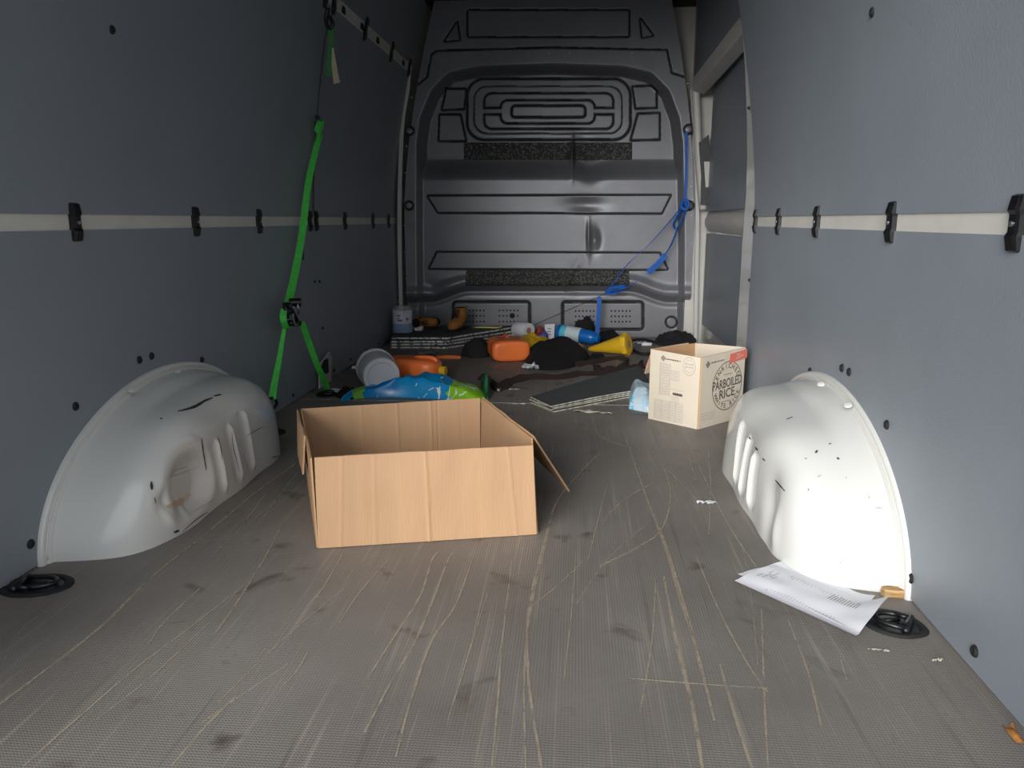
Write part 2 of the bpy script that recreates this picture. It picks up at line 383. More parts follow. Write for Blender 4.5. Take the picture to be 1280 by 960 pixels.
# ceiling and outside skin
b = MB(); b.box((-1.25, Y0, ZC), (.98, YP+.27, ZC+.09)); ceil = struct(b.build('ceiling', 'ceil'))
b = MB()
for k in range(6):
    y = 1.1+.7*k; b.box((-.95, y, ZC-.025), (.45, y+.06, ZC+.001))
b.build('roof_bow', 'white', ceil)

# rear door frame: header and posts around the opening the daylight comes through
b = MB(); b.box((-1.25, Y0-.06, 1.82), (.76, Y0+.06, ZC+.09)); struct(b.build('trim_8', 'white', bevel=.02))
b = MB(); b.box((-1.25, Y0-.06, -.06), (-1.05, Y0+.06, 1.82)); struct(b.build('trim_9', 'white', bevel=.02))
b = MB(); b.box((.57, Y0-.06, -.06), (.76, Y0+.06, 1.82)); struct(b.build('trim_10', 'white', bevel=.02))

# sliding door recess on the right
dr = MB()
dr.box((.80, 3.0, -.06), (.86, YP+.27, ZC))
door = struct(dr.build('door_1', 'white'))
b = MB(); b.box((.785, 3.2, .10), (.802, 4.86, .66)); b.build('door_panel', 'panel', door, bevel=.006)
b = MB(); b.box((.772, 3.2, .79), (.802, 4.84, 1.52)); b.v = [(x, (y-max(0, 1.1-z)*.0 if y < 4 else y-(z-.79)*.08), z) for x, y, z in b.v]; b.build('door_panel', 'panel', door, bevel=.006)
P = []
for i in range(30):
    y = 3.2+1.66*i/29; P.append([(.80-.03*math.sin(PI*j/8)-.006*nz(y*9, j), y, .665+.12*j/8+.012*(y-4)*.6) for j in range(9)])
b = MB(); b.grid(P); b.build('foil_band', 'foil' if 0 else 'whiteb', door, smooth=True)
# white door-opening trim: front pillar, header and partition edge strips
tr = MB()
tr.tube(spline([ony(879, 262, 4.86), ony(876, 230, 4.86), ony(873, 190, 4.86), ony(871, 140, 4.86), ony(869, 108, 4.86)], 5), .024, 8)
t1 = struct(tr.build('trim_1', 'whiteb', smooth=True))
h0 = ony(870, 108, 4.86); h1 = Vector((h0.x+.03, 3.0, h0.z+.05))
b = MB(); b.rings([[h0+Vector(q) for q in ((-.02, 0, -.03), (.05, 0, -.05), (.10, 0, .04), (-.02, 0, .05))], [h1+Vector(q) for q in ((-.02, 0, -.02), (.05, 0, -.04), (.10, 0, .05), (-.02, 0, .06))]])
struct(b.build('trim_2', 'whiteb', bevel=.008))
b = MB(); b.box((h0.x-.0, 2.85, h0.z+.07), (.86, YP, ZC)); struct(b.build('trim_3', 'panel'))
# black door latch plate at the front pillar
lt = MB()
pts = [ony(*q, 4.80) for q in ((874, 178), (886, 168), (889, 200), (887, 255), (876, 256), (877, 220))]
lt.prism(pts, (0, .02, 0)); tag(lt.build('door_latch', 'black'), 'tall black latch plate on the pillar beside the partition', 'latch')
lt = MB(); lt.prism([ony(*q, 4.795) for q in ((880, 202), (887, 202), (888, 226), (887, 234), (882, 234))], (0, .004, 0)); lt.build('grey_insert', 'whiteb', bpy.data.objects['door_latch'])

# ------------------------------------------------------------------ partition (relief computed as height field)
def sd_rr(u, v, u0, v0, u1, v1, r):
    cx, cy = (u0+u1)/2, (v0+v1)/2; hx, hy = (u1-u0)/2-r, (v1-v0)/2-r
    dx = np.abs(u-cx)-hx; dy = np.abs(v-cy)-hy
    return np.hypot(np.maximum(dx, 0), np.maximum(dy, 0))+np.minimum(np.maximum(dx, dy), 0)-r
def sd_poly(u, v, pts, r=0):
    d = np.full(u.shape, 1e9); s = np.ones(u.shape); n = len(pts)
    for i in range(n):
        x0, y0 = pts[i]; x1, y1 = pts[(i+1) % n]; ex, ey = x1-x0, y1-y0
        wx, wy = u-x0, v-y0; t = np.clip((wx*ex+wy*ey)/(ex*ex+ey*ey), 0, 1)
        d = np.minimum(d, np.hypot(wx-ex*t, wy-ey*t))
        c1 = v >= y0; c2 = v < y1; c3 = ex*wy > ey*wx
        fl_ = (c1 & c2 & c3) | (~c1 & ~c2 & ~c3); s = np.where(fl_, -s, s)
    return s*d-r
def sst(x, a, b): t = np.clip((x-a)/(b-a), 0, 1); return t*t*(3-2*t)
def pix(x, z, y=YP):
    d = np.stack([x, np.full(x.shape, y), z-CH], -1) @ CM; return 640+F*d[..., 0]/-d[..., 2], 480-F*d[..., 1]/-d[..., 2]
def p_relief(u, v):
    """returns distance towards the camera (m) and groove mask"""
    grv = np.zeros(u.shape)
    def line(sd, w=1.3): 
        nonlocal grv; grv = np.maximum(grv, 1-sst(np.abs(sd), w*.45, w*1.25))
    arch = sd_poly(u, v, [(x_, y_) for x_, y_ in ((535, 440), (533, 300), (533, 180), (537, 150), (549, 120), (566, 102), (600, 95), (690, 92), (778, 95), (808, 102), (826, 120), (837, 150), (841, 180), (843, 300), (842, 440))], 14)
    h = -.045*sst(-arch, 0, 9)                              # whole field pressed in from the flange
    up = sst(-arch, 2, 11)*(1-sst(v, 196, 226))
    h += -.085*up                                            # upper field lies deeper; the shoulder under it faces up
    h += -.0*v
    # foot: bulge line curving down at both ends
    ub = 356+14*(sst(-u, -585, -535)+sst(u, 785, 838))
    h += .02*np.exp(-((v-ub+4)/7)**2) - .035*sst(v, ub, ub+10)
    foot = np.abs(v-(ub+10)); h += -.012*np.exp(-(foot/4)**2)
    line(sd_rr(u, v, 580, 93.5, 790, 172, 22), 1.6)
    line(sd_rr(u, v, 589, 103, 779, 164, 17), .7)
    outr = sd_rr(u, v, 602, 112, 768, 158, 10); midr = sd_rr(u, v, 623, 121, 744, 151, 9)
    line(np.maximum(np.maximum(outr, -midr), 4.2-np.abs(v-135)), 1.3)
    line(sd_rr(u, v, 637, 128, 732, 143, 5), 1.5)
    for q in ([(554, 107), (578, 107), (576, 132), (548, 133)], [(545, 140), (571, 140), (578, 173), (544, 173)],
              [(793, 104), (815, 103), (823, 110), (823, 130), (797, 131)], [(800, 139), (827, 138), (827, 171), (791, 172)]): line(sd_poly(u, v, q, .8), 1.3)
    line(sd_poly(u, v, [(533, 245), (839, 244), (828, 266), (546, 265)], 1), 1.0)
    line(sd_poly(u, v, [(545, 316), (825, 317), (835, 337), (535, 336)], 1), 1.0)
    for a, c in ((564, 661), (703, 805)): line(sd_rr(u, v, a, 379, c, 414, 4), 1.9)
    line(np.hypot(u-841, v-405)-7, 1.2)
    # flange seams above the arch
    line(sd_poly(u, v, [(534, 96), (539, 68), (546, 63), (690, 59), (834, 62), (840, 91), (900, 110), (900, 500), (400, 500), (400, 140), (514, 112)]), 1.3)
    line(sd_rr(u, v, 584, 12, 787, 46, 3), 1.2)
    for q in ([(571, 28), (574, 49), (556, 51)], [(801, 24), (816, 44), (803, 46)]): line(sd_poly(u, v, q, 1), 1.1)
    # dents and creases
    h += -.045*np.exp(-((u-719-np.maximum(0, v-190)*.5)/13)**2-((v-196)/20)**2)*sst(u, 715, 719) + .035*np.exp(-((u-715)/2.6)**2-((v-196)/17)**2)
    h += -.03*np.exp(-((u-742)/14)**2-((v-208)/12)**2)
    h += -.016*np.exp(-((u-732)/22)**2-((v-256)/9)**2) + .022*np.exp(-((u-736)/2.4)**2-((v-298)/16)**2) - .026*np.exp(-((u-743)/6)**2-((v-300)/12)**2)
    h += .010*np.exp(-((u-713-(350-v)*.5)/3)**2-((v-352)/12)**2) - .010*np.exp(-((u-722)/8)**2-((v-352)/14)**2)
    h += -.012*np.exp(-((u-540)/10)**2-((v-362)/8)**2) + .010*np.exp(-((u-556)/14)**2-((v-356)/6)**2)
    h += -.009*grv
    return h, grv
def plw(z): return xl(YP, z)-.0
NX, NZ = 520, 560
zz = np.linspace(-.02, ZC, NZ); tt = np.linspace(0, 1, NX)
xL = np.array([max(ony(497, 275, YP).x+.045, -2)+lean(z)*1.0 for z in zz]); xR = np.array([ony(868, 275, YP).x-lean(z)*.9+.0 for z in zz])
X = xL[:, None]+(xR-xL)[:, None]*tt[None, :]; Z = np.repeat(zz[:, None], NX, 1)
U, V = pix(X, Z); H, G = p_relief(U, V)
me = bpy.data.meshes.new('wall_front')
vs = np.stack([X, YP-H-.0, Z], -1).reshape(-1, 3)
idx = np.arange(NX*NZ).reshape(NZ, NX)
q = np.stack([idx[:-1, :-1], idx[:-1, 1:], idx[1:, 1:], idx[1:, :-1]], -1).reshape(-1, 4)
me.vertices.add(len(vs)); me.vertices.foreach_set('co', vs.ravel()); me.loops.add(q.size); me.loops.foreach_set('vertex_index', q.ravel())
me.polygons.add(len(q)); me.polygons.foreach_set('loop_start', np.arange(0, q.size, 4)); me.polygons.foreach_set('loop_total', np.full(len(q), 4))
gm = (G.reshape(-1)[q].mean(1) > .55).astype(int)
me.update(); me.validate()
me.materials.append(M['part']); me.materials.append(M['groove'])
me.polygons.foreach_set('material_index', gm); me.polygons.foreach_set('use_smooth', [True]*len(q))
wf = bpy.data.objects.new('wall_front', me); COL.objects.link(wf); struct(wf)
def psurf(u, v, off=.001):
    p = ony(u, v, YP); h, _ = p_relief(np.array([float(u)]), np.array([float(v)])); return Vector((p.x, YP-float(h[0])-off, p.z))
def on_part(pu, pv, off=.0015): return psurf(pu, pv, off)
for (u0, v0, u1, v1) in ((576, 175.5, 792, 198), (581, 338, 787, 358)):
    P = [[psurf(u0+(u1-u0)*i/150, v0+(v1-v0)*j/24, .0025) for i in range(151)] for j in range(25)]
    b = MB(); b.grid(P); b.build('damping_pad', 'pad', wf, smooth=True)
b = MB()
for cols, rows in (((580, 603), (389.8, 396.6, 403.9)), ((623, 646), (389.8, 396.6, 403.9)), ((719.5, 742.5), (390.5, 397.3, 404)), ((765, 788.5), (390.5, 397.3, 404))):
    for k in range(6):
        for v in rows:
            p = psurf(cols[0]+(cols[1]-cols[0])*k/5, v, .0006); b.lathe([(.0001, 0), (.0062, 0), (.0062, .0008), (.0001, .0008)], axis_frame(p, (0, -1, 0)), 8)
o = b.build('vent_hole', 'blackr', wf)
p = psurf(639, 396.5); b = MB(); b.lathe([(.018, 0), (.016, .004), (.0001, .005)], axis_frame(p, (0, -1, 0)), 14); b.build('grommet', 'blackr', wf)
b = MB()
for u, v in [(508+2.2*math.sin(v/60), v) for v in range(150, 420, 33)]+[(864, v) for v in range(125, 420, 36)]+[(u, 66) for u in range(556, 830, 26)]+[(845, 88), (860, 104), (524, 110), (515, 122)]:
    b.lathe([(.006, 0), (.006, .002), (.0035, .004), (.0001, .004)], axis_frame(psurf(u, v, 0), (0, -1, 0)), 8)
stuff(b.build('flange_bolt', 'steel', wf))
# tie-down eyes
def eye(u, v, lab):
    c = psurf(u, v, 0); e = empty('tie_down_eye', c); tag(e, lab, 'eye')
    b = MB(); b.lathe([(.034, 0), (.034, .006), (.02, .016), (.012, .018), (.0001, .018)], axis_frame(c, (0, -1, 0)), 24); b.build('boss', 'part', e, auto=40)
    cc = c+Vector((0, -.02, 0)); b = MB(); b.tube([cc+Vector((.026*math.cos(a), -.002, .026*math.sin(a))) for a in np.linspace(0, 2*PI, 25)], .0055, 8); b.build('ring', 'black', e, smooth=True)
for u, v, l in ((512.5, 164, 'upper dark tie-down eye on the left flange of the partition'), (512, 257, 'lower dark tie-down eye on the left flange of the partition'),
                (860, 162, 'upper tie-down eye at right of partition, thin strap tied to it'), (861, 257, 'lower tie-down eye at right of partition holding the blue strap')): eye(u, v, l)
# pale body edge strips either side of the partition
for k, (pts, w) in enumerate((([(503, 436), (501, 360), (499.5, 275), (501, 200), (504, 150), (510, 115), (514, 80), (518, 30)], 4.6), ([(869, 424), (870, 360), (871.5, 275), (870.5, 220), (868, 170), (863, 112)], 4.0))):
    yy = YP-.05; P = spline([ony(u, v, yy) for u, v in pts], 6); n = len(P)
    ws = [w/F*yy/2*(1 if i < n*.55 else 1-.75*(i-n*.55)/(n*.45)) for i in range(n)]
    b = MB(); b.ribbon(P, ws, (1, 0, 0), .012); struct(b.build('trim_%d' % (k+4), 'white'))
# grey side filler between the strip and lining on the left, and behind the partition edges
b = MB(); b.box((-1.25, YP+.26, -.06), (.98, YP+.29, ZC+.09)); struct(b.build('trim_6', 'whiteb'))
b = MB(); b.box((.69, YP+.02, -.05), (.86, YP+.12, ZC)); struct(b.build('trim_7', 'whiteb'))

# ------------------------------------------------------------------ wheel arches
YC = 2.03
def arch(name, sgn, xw, label, dents):
    a = .232; NT, NP = 300, 180; n = 1.95; p = 5.6
    th = np.linspace(-.03, PI+.03, NT); ph = np.concatenate([np.linspace(0, .9, 60), np.arccos(np.linspace(math.cos(.92)**(2/p), 0, NP-60)**(p/2))])
    TH, PH = np.meshgrid(th, ph)
    c, s_ = np.cos(TH), np.sin(TH)
    nn_ = n+.75*np.sin(PH); cy = -np.sign(c)*np.abs(c)**(2/nn_); cz = np.sign(s_)*np.abs(s_)**(2/nn_)
    rho = np.cos(PH)**(2/p); xx = a*np.sin(PH)**(2/p)
    xx = np.where(PH < 1e-6, 0, xx)
    sh = 1-.36*xx
    shy = np.where(c < 0, 1-(.36+1.25*sst(-c, 0, .6))*xx, sh)
    y = YC+.545*rho*cy*shy; z = .318*rho*cz*(1-.30*xx); 
    # relief on the inner face
    inn = sst(xx, a*.80, a*.97)
    d = np.zeros(xx.shape)
    fz = sst(z, .012, .05)
    for k, yr in enumerate((1.86, 1.955, 2.05)):
        yk = yr+(.2-z)*.20; top_ = .175+.018*k
        d += (.0085*np.exp(-((y-yk)/.0075)**2)-.004*np.exp(-((y-yk+.024)/.014)**2))*fz*(1-sst(z, top_-.012, top_+.012))
    # shallow flat on top
    top = sst(z, .20, .26)*np.exp(-((y-2.0)/.22)**4)*sst(xx, .05, .10)
    z = z-.016*top
    if dents:
        r = np.sqrt(((y-1.74)/.115)**2+((z-.10)/.105)**2)
        d += fz*-.030*(1-sst(r, .35, 1.0))*(1-.35*sst(z, .13, .2))
        d += fz*.006*np.exp(-((r-1.08)/.10)**2)*(1-sst(y, 1.76, 1.80))
        d += -.018*np.exp(-((y-1.62)/.02)**2-((z-.10)/.03)**2)
        d += fz*.006*np.exp(-((y-1.70)/.014)**2-((z-.045)/.05)**2)
    else:
        d += -.016*np.exp(-((y-1.72)/.04)**2-((z-.08)/.07)**2)+.006*np.exp(-((y-1.66)/.02)**2-((z-.06)/.05)**2)
    xx = xx+d*inn
    wob = .003*np.sin(y*23+z*17)*sst(xx, .05, .1)
    z = np.where(z < -.004, -.004, z)
    e = empty(name, (xw+sgn*.1, YC, 0)); tag(e, label, 'wheel arch')
    vs = np.stack([xw+sgn*(xx+wob-.004), y, z], -1)
    b = MB(); b.grid([[Vector(v)-Vector((0, 0, 0)) for v in r] for r in vs.tolist()], 0, sgn < 0)
    o = b.build('arch_shell', 'white', e, smooth=True)
    # stepped flange lying on the lining
    TT = np.linspace(0, PI, 90)
    def ring(bs, cs, x): return [Vector((xw+sgn*x, YC-bs*math.copysign(abs(math.cos(t))**(2/n), math.cos(t)), cs*abs(math.sin(t))**(2/n))) for t in TT]
    b = MB(); b.rings([ring(.566, .338, -.002), ring(.566, .338, .008), ring(.562, .334, .012), ring(.552, .325, .012), ring(.548, .321, .017), ring(.538, .312, .019), ring(.535, .308, .010)], 0, close=False)
    b.build('flange', 'white', e, auto=50)
    b = MB(); b.tube(ring(.552, .3245, .0125)[1:-1], .0022, 5); b.build('sealant_bead', 'whiteb', e, smooth=True)
    vsn = vs
    def at(py_, pz_):   # nearest shell point by (y,z) on the inner face
        k = np.argmin((y-py_)**2+(z-pz_)**2+10*(xx < a*.7)); return Vector(vs.reshape(-1, 3)[k])
    def near(u, v):
        pu, pv = pix3(vs); k = np.argmin((pu-u)**2+(pv-v)**2+(0)); return Vector(vs.reshape(-1, 3)[k])
    def pix3(w):
        dd = (w-CP) @ CM; return 640+F*dd[..., 0]/-dd[..., 2], 480-F*dd[..., 1]/-dd[..., 2]
    PU, PV = pix3(vs); PU = PU.ravel(); PV = PV.ravel(); VF = vs.reshape(-1, 3); DD = np.linalg.norm(VF-CP, axis=1)
    def hit(u, v):
        k = np.argsort((PU-u)**2+(PV-v)**2)[:6]; w = VF[k[np.argmin(DD[k])]]; w = Vector(w)
        d_ = Vector(ray(u, v)); t = (w-Vector(CP)).dot(d_)/d_.dot(d_); P_ = Vector(CP)+d_*t; return P_-d_.normalized()*.0015
    return e, hit
eL, hL = arch('wheel_arch', 1, -1.160, 'dented white wheel arch on the left with a big dent and scuffs', True)
eR, hR = arch('wheel_arch', -1, .675, 'bright white wheel arch on the right, behind the folded papers', False)
def scuffs(e, hit, lst, name='scuff'):
    for pts, w, mi in lst:
        P = [hit(*p) for p in spline([Vector((*q, 0)) for q in pts], 5)] if 0 else [hit(p.x, p.y) for p in spline([Vector((*q, 0)) for q in pts], 5)]
        n = len(P); b = MB()
        vd = (P[0]-Vector(CP)).normalized()
        b.ribbon(P, [.7*w/F*1.9/2*(.25+math.sin(PI*(i+.3)/(n))*(.8+.5*nz(i*1.7, w))) for i in range(n)], (P[-1]-P[0]).cross(vd), .0003)
        b.build(name, mi, e)
scuffs(eL, hL, [([(222, 514), (235, 511), (246, 507), (256, 501), (266, 497)], 5, 'grime'), ([(267, 495), (272, 494), (277, 493)], 3, 'grime'), ([(200, 523), (203, 523)], 2, 'grime'),
    ([(252, 547), (253, 555), (255, 570), (258, 588)], 2.2, 'grime'), ([(189, 602), (190, 612)], 4, 'grime'), ([(193, 622), (195, 629)], 1.6, 'grime'), ([(208, 634), (222, 629), (238, 617)], 9, 'rust'),
    ([(217, 666), (224, 663)], 3.5, 'grime'), ([(272, 545), (276, 560), (278, 575)], 1.2, 'grime'), ([(290, 540), (292, 560), (300, 590)], 1.0, 'grime'), ([(308, 545), (320, 538), (330, 533)], 1, 'grime'), ([(228, 665), (245, 650), (260, 640)], 1.2, 'grime'), ([(205, 600), (230, 590), (250, 583)], .7, 'inkl'), ([(215, 590), (235, 583)], .7, 'inkl'), ([(240, 640), (262, 628), (270, 622)], .8, 'inkl'), ([(340, 572), (349, 570)], 2, 'grime')])
scuffs(eR, hR, [([(969, 600), (974, 606), (981, 614)], 2, 'grime'), ([(936, 546), (938, 549)], 2.2, 'grime'), ([(944, 559), (947, 563)], 2.2, 'grime'), ([(953, 573), (956, 576)], 2, 'grime'), ([(983, 524), (991, 521)], 1.4, 'grime'), ([(1019, 566), (1022, 563)], 2.4, 'grime'), ([(1046, 572), (1049, 574)], 2.4, 'grime'),
    ([(1036, 555), (1039, 554)], 1.6, 'grime'), ([(1071, 525), (1074, 527)], 2, 'grime'), ([(1006, 573), (1008, 573)], 1.2, 'grime'), ([(1022, 596), (1026, 594)], 1.6, 'inkl'), ([(1049, 703), (1052, 704)], 2.6, 'inkl'), ([(1093, 635), (1103, 635)], 1, 'inkl'), ([(1010, 611), (1011, 613)], 1.2, 'grime'), ([(1086, 621), (1087, 622)], 1.2, 'grime'), ([(1057, 596), (1058, 598)], 1.2, 'inkl')])
for e, xw, sgn, pts in ((eL, -1.16, 1, ((164, 486), (222, 464))), (eR, .675, -1, ((1026, 479), (1060, 505)))):
    for u, v in pts:
        q = onx(u, v, xw+sgn*.03); b = MB(); b.lathe([(.010, -.004), (.009, -.001), (.0001, .0)], axis_frame((q.x, q.y, q.z), (sgn*.3, -.35, 1)), 14); b.build('sealing_plug', 'white', e)

# ------------------------------------------------------------------ recessed lashing rings
def lashing(c, ang, label, L_=.058, Wd=.045, grp=None):
    c = Vector((c[0], c[1], 0)); e = empty('lashing_ring', c); tag(e, label, 'lashing ring')
    ca, sa = math.cos(ang), math.sin(ang)
    def T(x, y, z): return c+Vector((x*ca-y*sa, x*sa+y*ca, z))
    def oval(k, z, sx=1, sy=1):
        out = []
        for j in range(40):
            t = 2*PI*j/40; x = math.cos(t); y = math.sin(t); x = math.copysign(abs(x)**.85, x); 
            if x < 0: y *= (1-.35*abs(x)**2)
            out.append(T(x*L_*k*sx, y*Wd*k*sy, z))
        return out
    b = MB(); b.rings([oval(1, .0), oval(1, .003), oval(.95, .0055), oval(.80, .0055), oval(.74, .001)]); b.build('dish_rim', 'blackr', e, auto=40)
    b = MB(); b.rings([oval(.74, .0012), oval(.73, .0018), oval(.2, .0009)]); b.build('dish', 'black', e, auto=40)
    b = MB(); b.tube([T(L_*.58*math.cos(t), Wd*.48*math.sin(t), .010) for t in np.linspace(-.5*PI, .5*PI, 14)]+[T(-L_*.35, Wd*.48, .010)], .005, 8)
    b.tube([T(L_*.58*math.cos(-.5*PI), -Wd*.48, .010), T(-L_*.35, -Wd*.48, .010)], .005, 8); b.build('ring', 'black', e, smooth=True)
    b = MB(); b.tube([T(-L_*.38, -Wd*.62, .008), T(-L_*.38, Wd*.62, .008)], .007, 8); b.tube([T(-L_*.1, -Wd*.3, .006), T(L_*.3, Wd*.1, .006)], .004, 6); b.build('hinge_bar', 'black', e, smooth=True)
c1 = onz(44, 733); lashing(c1, R(8), 'black recessed lashing ring at the left rear by the wheel arch', .075, .05)
c2 = onz(1118, 781); lashing(c2, R(150), 'black recessed lashing ring half under the papers on the right', .058, .05)
c3 = onz(404, 493); lashing((c3.x+.02, c3.y, 0), R(90), 'far left lashing ring holding the right end of the green strap', .06, .05)
c4 = onz(338, 541); lashing((c4.x+.005, c4.y, 0), R(0), 'dark lashing ring against the front of the left wheel arch', .05, .04)

# ------------------------------------------------------------------ floor scratches
SCR = [([(0, 880), (60, 835), (130, 780), (180, 730), (215, 700), (260, 665), (320, 615), (372, 578)], 6), ([(30, 957), (100, 895), (170, 835), (230, 790), (300, 735)], 3),
 ([(215, 957), (255, 910), (295, 870)], 4), ([(265, 797), (295, 755), (320, 715), (335, 690), (350, 660)], 4), ([(186, 805), (205, 778), (250, 735)], 3), ([(425, 777), (450, 740), (485, 700)], 2.5),
 ([(460, 847), (490, 800), (525, 745), (540, 700), (548, 690)], 4), ([(456, 915), (490, 850), (520, 800), (545, 740), (560, 700), (568, 690)], 4), ([(495, 945), (515, 870), (540, 800), (570, 755), (590, 700)], 4),
 ([(615, 957), (622, 880), (628, 800), (640, 700)], 3), ([(677, 960), (660, 840), (662, 760), (680, 680), (700, 620), (748, 567)], 5), ([(657, 960), (656, 830), (668, 740), (690, 650)], 3),
 ([(780, 540), (795, 585), (815, 640), (835, 695), (850, 750), (872, 810)], 4), ([(828, 580), (838, 615), (828, 660), (795, 685), (750, 707)], 3.5), ([(825, 660), (840, 705), (865, 790), (893, 900)], 5),
 ([(830, 720), (845, 800), (865, 880), (878, 960)], 6), ([(900, 830), (920, 900), (940, 960)], 3.5), ([(870, 695), (900, 765), (935, 830), (960, 865)], 3), ([(952, 760), (955, 860), (960, 960)], 3),
 ([(985, 775), (1010, 840), (1027, 910)], 3), ([(872, 580), (910, 655), (950, 715)], 3), ([(790, 848), (880, 855), (960, 860)], 1.6), ([(820, 720), (815, 800), (800, 890)], 2.5), ([(360, 830), (300, 870), (250, 905)], 2),
 ([(120, 900), (190, 845), (260, 780)], 2), ([(430, 690), (400, 740), (380, 760)], 2.5), ([(350, 860), (370, 840), (385, 815)], 2), ([(885, 560), (888, 600), (886, 668)], 3), ([(720, 690), (715, 760), (705, 850)], 2), ([(760, 600), (745, 660), (735, 700)], 2),
 ([(560, 900), (585, 820), (610, 740)], 2), ([(1050, 820), (1058, 850)], 2), ([(740, 520), (750, 545), (790, 560)], 1.5), ([(850, 540), (862, 575), (870, 600)], 2), ([(330, 620), (300, 660), (270, 690)], 2.5), ([(372, 590), (345, 625), (320, 660)], 2.5)]
b = MB()
rr = random.Random(3)
for k in range(22):
    x = rr.uniform(-1.0, .5); y = rr.uniform(.95, 3.6); a = rr.gauss(.05, .22); l = rr.uniform(.1, .5)
    if x < -.88 and 1.4 < y < 2.7 or x > .38 and 1.4 < y < 2.7: continue
    P = spline([(x, y, .0005), (x+a*l*.5+rr.gauss(0, .01), y+l*.5, .0005), (x+a*l, y+l, .0005)], 5); n = len(P)
    b.ribbon(P, [rr.uniform(.0003, .0010)]*n, (1, 0, 0), .0002)
for pts, w in SCR:
    P = spline([onz(u, v, .0006) for u, v in pts], 8); n = len(P)
    b.ribbon(P, [max(.0005, w*.00055*(.55+.6*abs(nz(i*.5, w))+.4*math.sin(PI*i/n))) for i in range(n)], (1, -.3, 0), .0002)
stuff(b.build('scratch_marks', 'scratch', floor))

# ------------------------------------------------------------------ things
def board(b, p0, p1, p2, p3, th, mi=0):
    """thin board on quad p0..p3, thickness along normal"""
    n = (Vector(p1)-Vector(p0)).cross(Vector(p3)-Vector(p0)).normalized(); b.prism([p0, p1, p2, p3], n*th, mi); return b
def wavy(p0, p1, q0, q1, th, seed, nu=24, nv=8, amp=.002, folds=()):
    """cardboard wall: quad p0-p1 bottom, q0-q1 top, with faint buckling; returns MB"""
    p0, p1, q0, q1 = map(Vector, (p0, p1, q0, q1)); n = (p1-p0).cross(q0-p0).normalized(); A = []; B = []
    for i in range(nv+1):
        ra = []; rb = []
        for j in range(nu+1):
            s, t = j/nu, i/nv; p = p0.lerp(p1, s).lerp(q0.lerp(q1, s), t)
            w = amp*nz(s*5+seed, t*2.5, seed)*math.sin(PI*s)*(.3+t)
            for f0, f1, d_ in folds: w += d_*math.exp(-((s-f0-(f1-f0)*t)/.006)**2)
            ra.append(p+n*w); rb.append(p+n*(w+th))
        A.append(ra); B.append(rb)
    b = MB(); b.grid(A, 0, True); b.grid(B, 0)
    for P_, Q_ in ((A[0], B[0]), (B[-1], A[-1])): b.grid([P_, Q_], 1)
    b.grid([[r[0] for r in B], [r[0] for r in A]], 1); b.grid([[r[-1] for r in A], [r[-1] for r in B]], 1)
    return b
# --- brown cardboard box
fl0 = onz(398, 684.5, .002); fr0 = onz(670.5, 667, .002); HB = .222
flt = onz(393, 571.5, HB); frt = onz(666, 556, HB)
blt = onz(377, 511, HB); brt = onz(600, 497.5, HB)
bl0 = Vector((blt.x+.01, blt.y-.005, .002)); br0 = Vector((brt.x, brt.y-.005, .002))
rt = onz(664, 546, HB)
bx = empty('cardboard_box', (fl0+fr0+bl0+br0)/4); bx['_o'] = tuple(bx.location); tag(bx, 'large open brown cardboard box standing in the middle of the floor', 'box')
wavy(fl0, fr0, flt, frt, .004, 1, nu=160, nv=12, amp=.005, folds=((.10, .12, .0014), (.50, .495, .002), (.905, .88, .0014), (.255, .262, .001), (.60, .75, .0006), (.40, .62, .0008))).build('front_panel', ['card', 'cardin'], bx, auto=30)
wavy(br0, bl0, brt, blt, .004, 2, nu=160, amp=.004, folds=((.29, .29, -.002), (.25, .25, .0015), (.48, .48, -.002), (.68, .68, -.0014), (.10, .12, .001))).build('back_panel', ['card', 'cardin'], bx, auto=30)
wavy(bl0, fl0, blt, flt+Vector((-.006, 0, -.002)), .004, 3).build('side_panel', ['card', 'cardin'], bx, auto=30)
wavy(fr0, br0, rt+Vector((0, 0, -.003)), brt+Vector((.004, 0, 0)), .004, 4).build('side_panel', ['card', 'cardin'], bx, auto=30)
b = MB(); board(b, fl0, fr0, br0, bl0, .003); b.build('bottom_panel', 'card', bx)
fo = onz(711, 615, .03); dirb = (brt-rt)
b = wavy(fo, fo+dirb*.92+Vector((.0, 0, .03)), rt+Vector((.004, -.004, .001)), brt+Vector((.006, 0, .001)), .004, 5); b.build('side_flap', ['card', 'cardin'], bx, auto=30)
ft0 = blt+Vector((-.006, -.01, .001)); ft1 = blt.lerp(flt, .62)+Vector((-.008, 0, .001)); b = wavy(ft0+Vector((-.006, 0, -.13)), ft1+Vector((-.010, 0, -.10)), ft0, ft1, .004, 6); b.build('side_flap', ['card', 'cardin'], bx, auto=30)
# --- rice carton
Lc = onz(811, 523, .001); Nc = onz(872, 536.5, .001); Rc = onz(925.5, 521.5, .001); e1 = Lc-Nc; e2 = Rc-Nc; Bc = Lc+e2
HR = ony(871, 447, Nc.y).z; HL = ony(811, 436, Lc.y).z; HRr = ony(926, 434, Rc.y).z; up = lambda p, h: Vector((p.x, p.y, h))
rb = empty('rice_carton', (Lc+Rc)/2); tag(rb, 'open cream rice carton printed with a round stamp, by the right wall', 'carton')
wavy(Lc, Nc, up(Lc, HL), up(Nc, HR), .004, 11, amp=.001).build('side_panel', ['rice', 'ricein'], rb, auto=30)
wavy(Nc, Rc, up(Nc, HR), up(Rc, HRr), .004, 12, amp=.001).build('side_panel', ['rice', 'ricein'], rb, auto=30)
w_ = wavy(Rc, Bc, up(Rc, HRr), up(Bc, HR), .004, 13, amp=.001); w_.build('side_panel', ['rice', 'ricein'], rb, auto=30)
